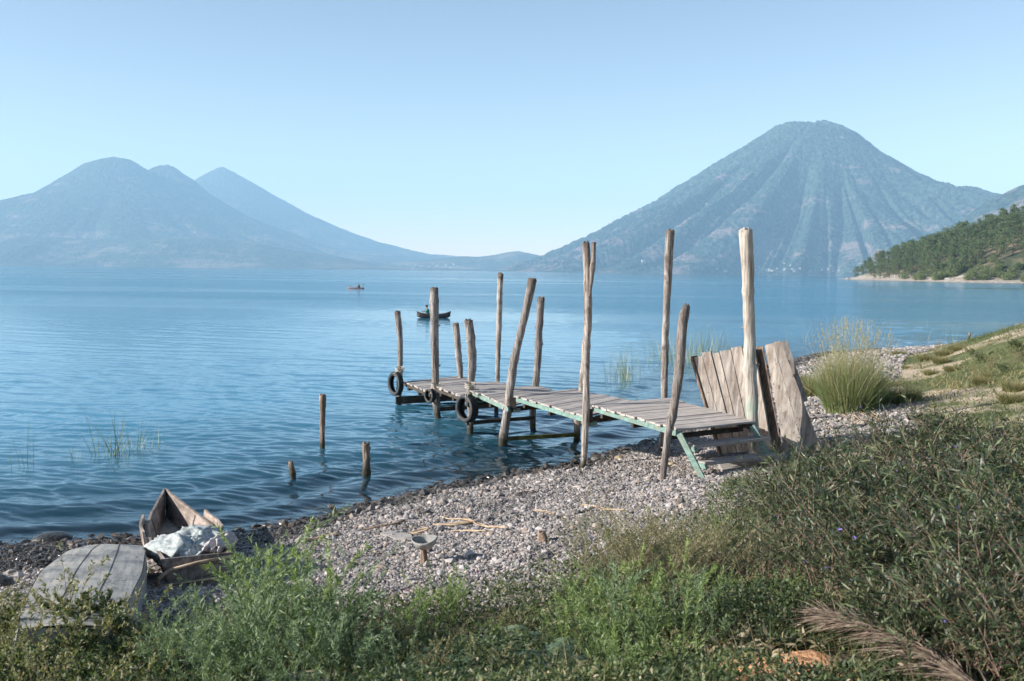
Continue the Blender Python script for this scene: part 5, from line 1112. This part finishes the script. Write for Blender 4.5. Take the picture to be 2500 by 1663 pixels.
def floatboat(px0, px1, py, yaw, name, label, mt, W_, Dp_, cat, bow):
    xc = (px0 + px1) / 2; c = PZ(xc, py, 0.0); D = c.y; L = (px1 - px0) / F * D / max(0.3, abs(math.cos(yaw)))
    root = empty(name, (c.x, c.y, -0.07), yaw); tag(root, label, cat); n = 26; u = np.linspace(-1, 1, n)
    w_ = W_ / 2 * np.sqrt(np.clip(1 - np.abs(u)**2.4, 0.0008, 1)); z1 = Dp_ + bow * np.abs(u)**3; z0 = bow * 0.8 * np.abs(u)**4; b = MB(); V = []
    for k in range(n): V += [(u[k] * L / 2, -w_[k], z1[k]), (u[k] * L / 2 * 0.97, -w_[k] * 0.65, z0[k]), (u[k] * L / 2 * 0.97, w_[k] * 0.65, z0[k]), (u[k] * L / 2, w_[k], z1[k]), (u[k] * L / 2 * 0.98, w_[k] * 0.85, z1[k] - 0.005), (u[k] * L / 2 * 0.95, w_[k] * 0.55, z0[k] + 0.03), (u[k] * L / 2 * 0.95, -w_[k] * 0.55, z0[k] + 0.03), (u[k] * L / 2 * 0.98, -w_[k] * 0.85, z1[k] - 0.005)]
    b.add(V, [np.array([(8 * k + q, 8 * k + (q + 1) % 8, 8 * k + 8 + (q + 1) % 8, 8 * k + 8 + q) for k in range(n - 1) for q in range(8)])], 0.5); b.build('hull', mt, root, smooth=True)
    b = MB(); b.hexa([(-.12, -W_ * .42, Dp_ * .75), (.12, -W_ * .42, Dp_ * .75), (.12, W_ * .42, Dp_ * .75), (-.12, W_ * .42, Dp_ * .75), (-.12, -W_ * .42, Dp_ * .85), (.12, -W_ * .42, Dp_ * .85), (.12, W_ * .42, Dp_ * .85), (-.12, W_ * .42, Dp_ * .85)], 0.5); b.build('seat', M_DARKHULL, root)
    return root, L
k1, L1 = floatboat(1018, 1100, 776, 0.25, 'canoe', 'dark wooden canoe with raised ends floating behind the jetty posts', M_DARKHULL, 0.75, 0.34, 'canoe', 0.22)
person('person', k1.location + Vector((-0.42, -0.1, 0.16)), 0.25 + math.pi, 'person in a teal shirt sitting in the dark canoe behind a jetty post', M_TEAL)
k2, L2 = floatboat(850, 889, 705, 0.1, 'kayak', 'low reddish kayak far out on the lake', M_RED, 0.7, 0.24, 'kayak', 0.08)
pk = person('person', k2.location + Vector((0.55, 0, 0.12)), 0.1 + math.pi, 'person in a dark navy top seated in the red kayak', M_NAVY)
b = MB(); b.tube([(-1.0, -0.5, 0.55), (0, 0, 0.62), (1.0, 0.5, 0.78)], 0.022, 6); b.hexa([(-1.25, -.62, .44), (-.95, -.48, .50), (-.95, -.46, .50), (-1.25, -.60, .44), (-1.25, -.62, .60), (-.95, -.48, .64), (-.95, -.46, .64), (-1.25, -.60, .60)])
b.hexa([(.95, .46, .68), (1.25, .60, .70), (1.25, .62, .70), (.95, .48, .68), (.95, .46, .84), (1.25, .60, .88), (1.25, .62, .88), (.95, .48, .84)]); pd = b.build('paddle', M_PAL); pd.location = k2.location + Vector((0.15, 0, 0.0)); pd.rotation_euler = (0, 0, 0.1); tag(pd, 'double bladed paddle held by the person in the red kayak', 'paddle')

# ------------------------------------------------------------------ litter: straw, driftwood, frond, clay
def straw(p0, p1, label, r_=0.006, bow=0.06, n=1, mt=M_STRAW, spread=0.03, name='dry_reed', cat='dry reed', group='dry reeds washed up on the gravel'):
    a = ground_px(*p0); c = ground_px(*p1); b = MB(); sdv = (c - a).cross(Vector((0, 0, 1))).normalized()
    for k in range(n):
        bw = bow * random.uniform(-1, 1) + (bow if n == 1 else 0); pts_ = []; off = sdv * random.uniform(-spread, spread) * (n > 1); e = random.uniform(-.15, .1) * (n > 1)
        for t in np.linspace(0 + e, 1 + e * 0.5, 8):
            p = a.lerp(c, t) + sdv * bw * math.sin(t * math.pi) + off; p.z = gz(p.x, p.y) + 0.028 + 0.01 * random.random(); pts_.append(p)
        b.tube(pts_, r_, 5, random.random())
    tag(b.build(name, mt, None, loc=a, smooth=True), label, cat, group)
straw((740, 1326), (830, 1310), 'bundle of tan dry reeds at the left end of the sunlit gravel', n=6, spread=0.06)
straw((895, 1297), (985, 1278), 'brown stick bundle in the gravel behind the pale board', n=4, mt=M_STUMP, r_=0.009)
straw((1055, 1288), (1160, 1281), 'peach coloured dry reeds lying across the middle gravel', n=4)
straw((1075, 1268), (1240, 1296), 'longest thin dry reed, curving across the middle gravel', n=2)
straw((1110, 1304), (1190, 1303), 'short straight dry reeds behind the bare stump', n=3)
straw((1005, 1306), (1050, 1296), 'small tangle of tan reeds touching the bowl', n=7, spread=0.07)
straw((1300, 1252), (1350, 1262), 'pale twig on the upper gravel left of the shrubs', n=2, r_=0.004)
straw((1430, 1240), (1530, 1255), 'faint tan twigs below the jetty stairs', n=3, r_=0.004)
straw((1255, 1215), (1300, 1205), 'brownish twig near the waterline right of the middle', n=2, r_=0.006, mt=M_STUMP)
straw((2090, 1010), (2140, 1040), 'pile of straw at the foot of the tall tussock', n=22, spread=0.35, r_=0.005)
# dead branch in the shallows
b = MB(); a = PZ(835, 1262, 0.02)
for (px, py, z) in ((775, 1230, .12), (760, 1245, .06), (800, 1225, .2), (835, 1225, .16), (790, 1255, .05), (815, 1240, .1), (740, 1238, .05)):
    e = PZ(px, py, z); mid = a.lerp(e, .5) + Vector((random.uniform(-.05, .05), 0, .04)); b.tube([a, mid, e], [.007, .005, .002], 5, random.random())
tag(b.build('dead_branch', M_STUMP, None, loc=a, smooth=True), 'bare dead branch poking from the shallows at the gravel edge', 'branch')
# dry palm frond and clay lumps at lower right
gf = ground_px(2190, 1660); gt = ground_px(1990, 1575)
root3 = empty('palm_frond', gf); tag(root3, 'curled dry brown palm frond lying at the bottom right', 'palm frond'); ax3 = (gt - gf); ax3.z = 0; Lf = ax3.length; ad = ax3.normalized(); sdv = ad.cross(Vector((0, 0, 1)))
spine = [ad * (t * (Lf + 1.2) - 1.1) + Vector((0, 0, 0.12 + 0.10 * math.sin(max(0, t) * 2.6) + (gz(gf.x + ad.x * (t * (Lf + 1.2) - 1.1), gf.y + ad.y * (t * (Lf + 1.2) - 1.1)) - gf.z))) for t in np.linspace(0, 1, 24)]
b = MB(); b.tube(spine, np.linspace(0.02, 0.006, 24), 7, 0.6); b.build('midrib', M_FROND, root3, smooth=True)
sp = np.array([tuple(p) for p in spine]); m = 900; ii = rng.uniform(0, 22.9, m); i0 = ii.astype(int); P = sp[i0] * (1 - (ii - i0)[:, None]) + sp[i0 + 1] * (ii - i0)[:, None]
Dr = np.array(tuple(ad)) * rng.uniform(0.8, 1.6, (m, 1)) + np.array(tuple(sdv)) * rng.normal(size=(m, 1)) * 0.5 + np.array([0, 0, 1]) * rng.uniform(-0.7, 0.35, (m, 1))
leaf_obj('leaflets', [blades(P, Dr, rng.uniform(0.10, 0.30, m), 0.011, rng.uniform(0.1, 0.8, m), 4, rng.uniform(0, 1, m))], M_FROND, root3)
for k, (px, py, w_) in enumerate([(1835, 1640, 150), (1915, 1655, 190), (1985, 1625, 130), (2040, 1675, 190), (1860, 1700, 170), (1540, 1455, 20)]):
    rock(px, py, w_, M_ORANGE if k < 5 else M_SLAB, ['leftmost orange clay lump behind the dry frond', 'broad orange clay lump under the grass at bottom right', 'small orange clay lump touching the frond', 'orange clay lump below the frond at the bottom edge', 'lowest orange clay lump at the bottom edge', 'small pale stone in the green weeds'][k], 0.3)
straw((1620, 1640), (1740, 1560), 'pale dead leaves and stalks left of the orange clay', n=16, spread=0.25, r_=0.006, mt=M_FROND, name='dead_stalks', cat='dead stalks', group=None)
straw((1660, 1690), (1780, 1600), 'second heap of grey dead stalks at the bottom edge', n=14, spread=0.3, r_=0.006, mt=M_FROND, name='dead_stalks', cat='dead stalks', group=None)
n = 1500; cpt = [(1640, 1630, .22), (1740, 1610, .22), (1320, 1530, .15), (1560, 1500, .15), (1820, 1600, .25), (1180, 1660, .25), (900, 1640, .2), (1900, 1560, .2)]
xs_ = []; ys_ = []
for (px, py, sp_r) in cpt:
    g = ground_px(px, py); xs_.append(g.x + rng.normal(size=n // 8) * sp_r); ys_.append(g.y + rng.normal(size=n // 8) * sp_r)
xs_ = np.concatenate(xs_); ys_ = np.concatenate(ys_); Dl = rng.normal(size=(len(xs_), 3)); Dl[:, 2] = np.abs(Dl[:, 2]) * 0.4
P = np.stack([xs_, ys_, H(xs_, ys_) + 0.02 + 0.10 * rng.random(len(xs_))], -1)
tag(leaf_obj('leaf_litter', [leaves(P, Dl, rng.uniform(0.04, 0.10, len(P)), rng.uniform(0.012, 0.03, len(P)), None, rng.uniform(0.2, 0.9, (len(P), 1)), rng.uniform(0.8, 1.0, len(P)))], M_LGC), 'dead tan leaves scattered among the foreground plants', 'leaf litter', kind='stuff')
# curled dead leaf on a stalk
def dead_leaf(px, py, off, hgt, label):
    g_ = ground_px(px, py); p = Vector((g_.x, g_.y, g_.z + off)); arr_ = leaves(np.array([tuple(p)] * 3), np.array([(0.1, 0, -1), (-.15, .1, -1), (.25, -.1, -.9)]), hgt, hgt * 0.28, None, 0.3, np.array([.95, 1, .9]))
    o = leaf_obj('dead_leaf', [arr_], M_FROND); tag(o, label, 'leaf')
dead_leaf(1740, 1430, 0.30, 0.16, 'pinkish curled dead leaf hanging on a stalk right of the dry bush')

# ------------------------------------------------------------------ promontory trees
def tree_proto(name, kind, seed):
    r_ = np.random.default_rng(seed); root = empty(name, (0, 0, 0)); h = 15.0; b = MB()
    b.tube([(0, 0, -1.5), (0.2, 0.1, h * 0.35), (0, 0.2, h * 0.7), (0.1, 0, h * 0.95)], [0.38, 0.3, 0.18, 0.05], 7)
    cl = []
    for k in range(30):
        z = h * (0.18 + 0.80 * r_.random()**0.8); a = r_.uniform(0, 6.28); u = (z / h)
        rmax = (2.9 * (1.05 - u) + 1.0) if kind == 'pine' else 3.6 * math.sqrt(max(0.02, 1 - (2 * (u - 0.58))**2))
        rr = rmax * r_.uniform(0.35, 1.0); c = np.array([math.cos(a) * rr, math.sin(a) * rr, z]); cl.append((c, r_.uniform(0.7, 1.35)))
        b.tube([(0, 0, z - 0.8), tuple(c * np.array([.6, .6, 1]) - np.array([0, 0, .3])), tuple(c)], [0.09, 0.06, 0.03], 4)
    b.build('trunk', M_TRUNK, root); m = 34; P = np.concatenate([c + r_.normal(size=(m, 3)) * s * np.array([.65, .65, .42]) for c, s in cl]); n = len(P)
    Dr = r_.normal(size=(n, 3)); Dr[:, 2] += 0.4; up = (P[:, 2] / h)
    leaf_obj('crown', [leaves(P, Dr, r_.uniform(0.5, 1.0, n), r_.uniform(0.22, 0.42, n), None, 0.2, np.clip(r_.beta(2, 2, n) * 0.6 + np.repeat(r_.random(30) * 0.4, m), 0, 1))], M_PINE, root); return root
tp = [tree_proto('pine_tree', 'pine', 1), tree_proto('pine_tree', 'pine', 2), tree_proto('pine_tree', 'round', 3), tree_proto('pine_tree', 'round', 4)]
cand = []; tries = 0; rt = random.Random(5)
while len(cand) < 296 and tries < 60000:
    tries += 1; x = rt.uniform(262, 560); y = rt.uniform(575, 960)
    if x / y > 0.545: continue
    s, _ = shore(np.array([x]), np.array([y])); s = s[0]
    if s < 15 or s > 150: continue
    if y < 640 and s < 42: continue
    if y < 720 and x > 300 and s < 34: continue
    if any((x - a)**2 + (y - b_)**2 < 42 for a, b_, _ in cand): continue
    cand.append((x, y, s))
cand.sort(key=lambda c: c[1])
for k, (x, y, s) in enumerate(cand):
    sc = rt.uniform(0.8, 1.15) * (0.75 + 0.3 * float(ss(15, 40, s)))
    lab = 'dark pine in the front row just above the rocky shore of the promontory' if s < 26 else ('dark green tree in the middle of the promontory wood' if s < 60 else 'tree high on the crest of the promontory wood')
    place(tp[k % 4], x, y, (sc * rt.uniform(.9, 1.2), sc * rt.uniform(.9, 1.2), sc), lab, 'tree', 'trees of the wooded promontory', dz=-0.2)
def scrub_proto(seed):
    r_ = np.random.default_rng(seed); root = empty('bush', (0, 0, 0)); b = MB()
    for k in range(6): a = k; b.tube([(0, 0, -0.4), (math.cos(a) * 0.9, math.sin(a) * 0.9, 1.6)], [0.08, 0.03], 4)
    b.build('stems', M_TRUNK, root); n = 700; d = r_.normal(size=(n, 3)); d /= np.linalg.norm(d, axis=1)[:, None]; P = d * (r_.random((n, 1))**0.4) * np.array([2.6, 2.6, 1.9]) + np.array([0, 0, 1.6])
    leaf_obj('foliage', [leaves(P, r_.normal(size=(n, 3)) + np.array([0, 0, .6]), r_.uniform(.4, .8, n), r_.uniform(.15, .3, n), None, .2, np.clip(r_.beta(2, 2, n), 0, 1))], M_SCRUB, root); return root
sp_ = [scrub_proto(1), scrub_proto(2)]; k = 0; tries = 0
while k < 75 and tries < 9000:
    tries += 1; x = rt.uniform(262, 345); y = rt.uniform(572, 700)
    if x / y > 0.54: continue
    s, _ = shore(np.array([x]), np.array([y])); s = s[0]
    if s < 8 or s > 46: continue
    place(sp_[k % 2], x, y, rt.uniform(0.7, 1.5), 'light green bush on the slope above the near shore of the promontory', 'bush', 'light bushes on the near side of the promontory'); k += 1
# boulders on its shore
RK = [rock(2070, 681, 8, M_SLAB, 'pale boulder at the very tip of the promontory')]
base = RK[0]
for k in range(26):
    px = rt.uniform(2048, 2490); pyw = np.interp(px, [2043, 2116, 2308, 2500], [680.6, 683, 688.3, 691]); c = PZ(px, pyw - 0.3, 0.0); o = base.copy(); col.objects.link(o)
    g_ = Vector((c.x + 3, c.y + 1, 0)); o.location = (g_.x, g_.y, max(0.2, gz(g_.x, g_.y)) + 0.2); s_r = rt.uniform(0.6, 2.0); o.scale = (s_r * 1.4, s_r, s_r); o.rotation_euler = (0, 0, rt.uniform(0, 6))
    tag(o, 'pale boulder on the stony shore of the promontory', 'rock', 'pale boulders along the promontory shore')

# ------------------------------------------------------------------ haze
def haze():
    b = MB(); x0, x1, y0, y1, z0_, z1_ = -16000, 16000, -6000, 18500, -27, 1540
    b.hexa([(x0, y0, z0_), (x1, y0, z0_), (x1, y1, z0_), (x0, y1, z0_), (x0, y0, z1_), (x1, y0, z1_), (x1, y1, z1_), (x0, y1, z1_)])
    m = bpy.data.materials.new('haze'); m.use_nodes = True; t = m.node_tree; t.nodes.remove(t.nodes['Principled BSDF'])
    v = t.nodes.new('ShaderNodeVolumePrincipled'); v.inputs['Density'].default_value = HAZE; v.inputs['Color'].default_value = (0.46, 0.74, 1.0, 1); v.inputs['Anisotropy'].default_value = 0.0
    t.links.new(v.outputs[0], t.nodes['Material Output'].inputs['Volume']); o = b.build('haze', m); tag(o, 'thin blue air haze', kind='stuff')
haze()
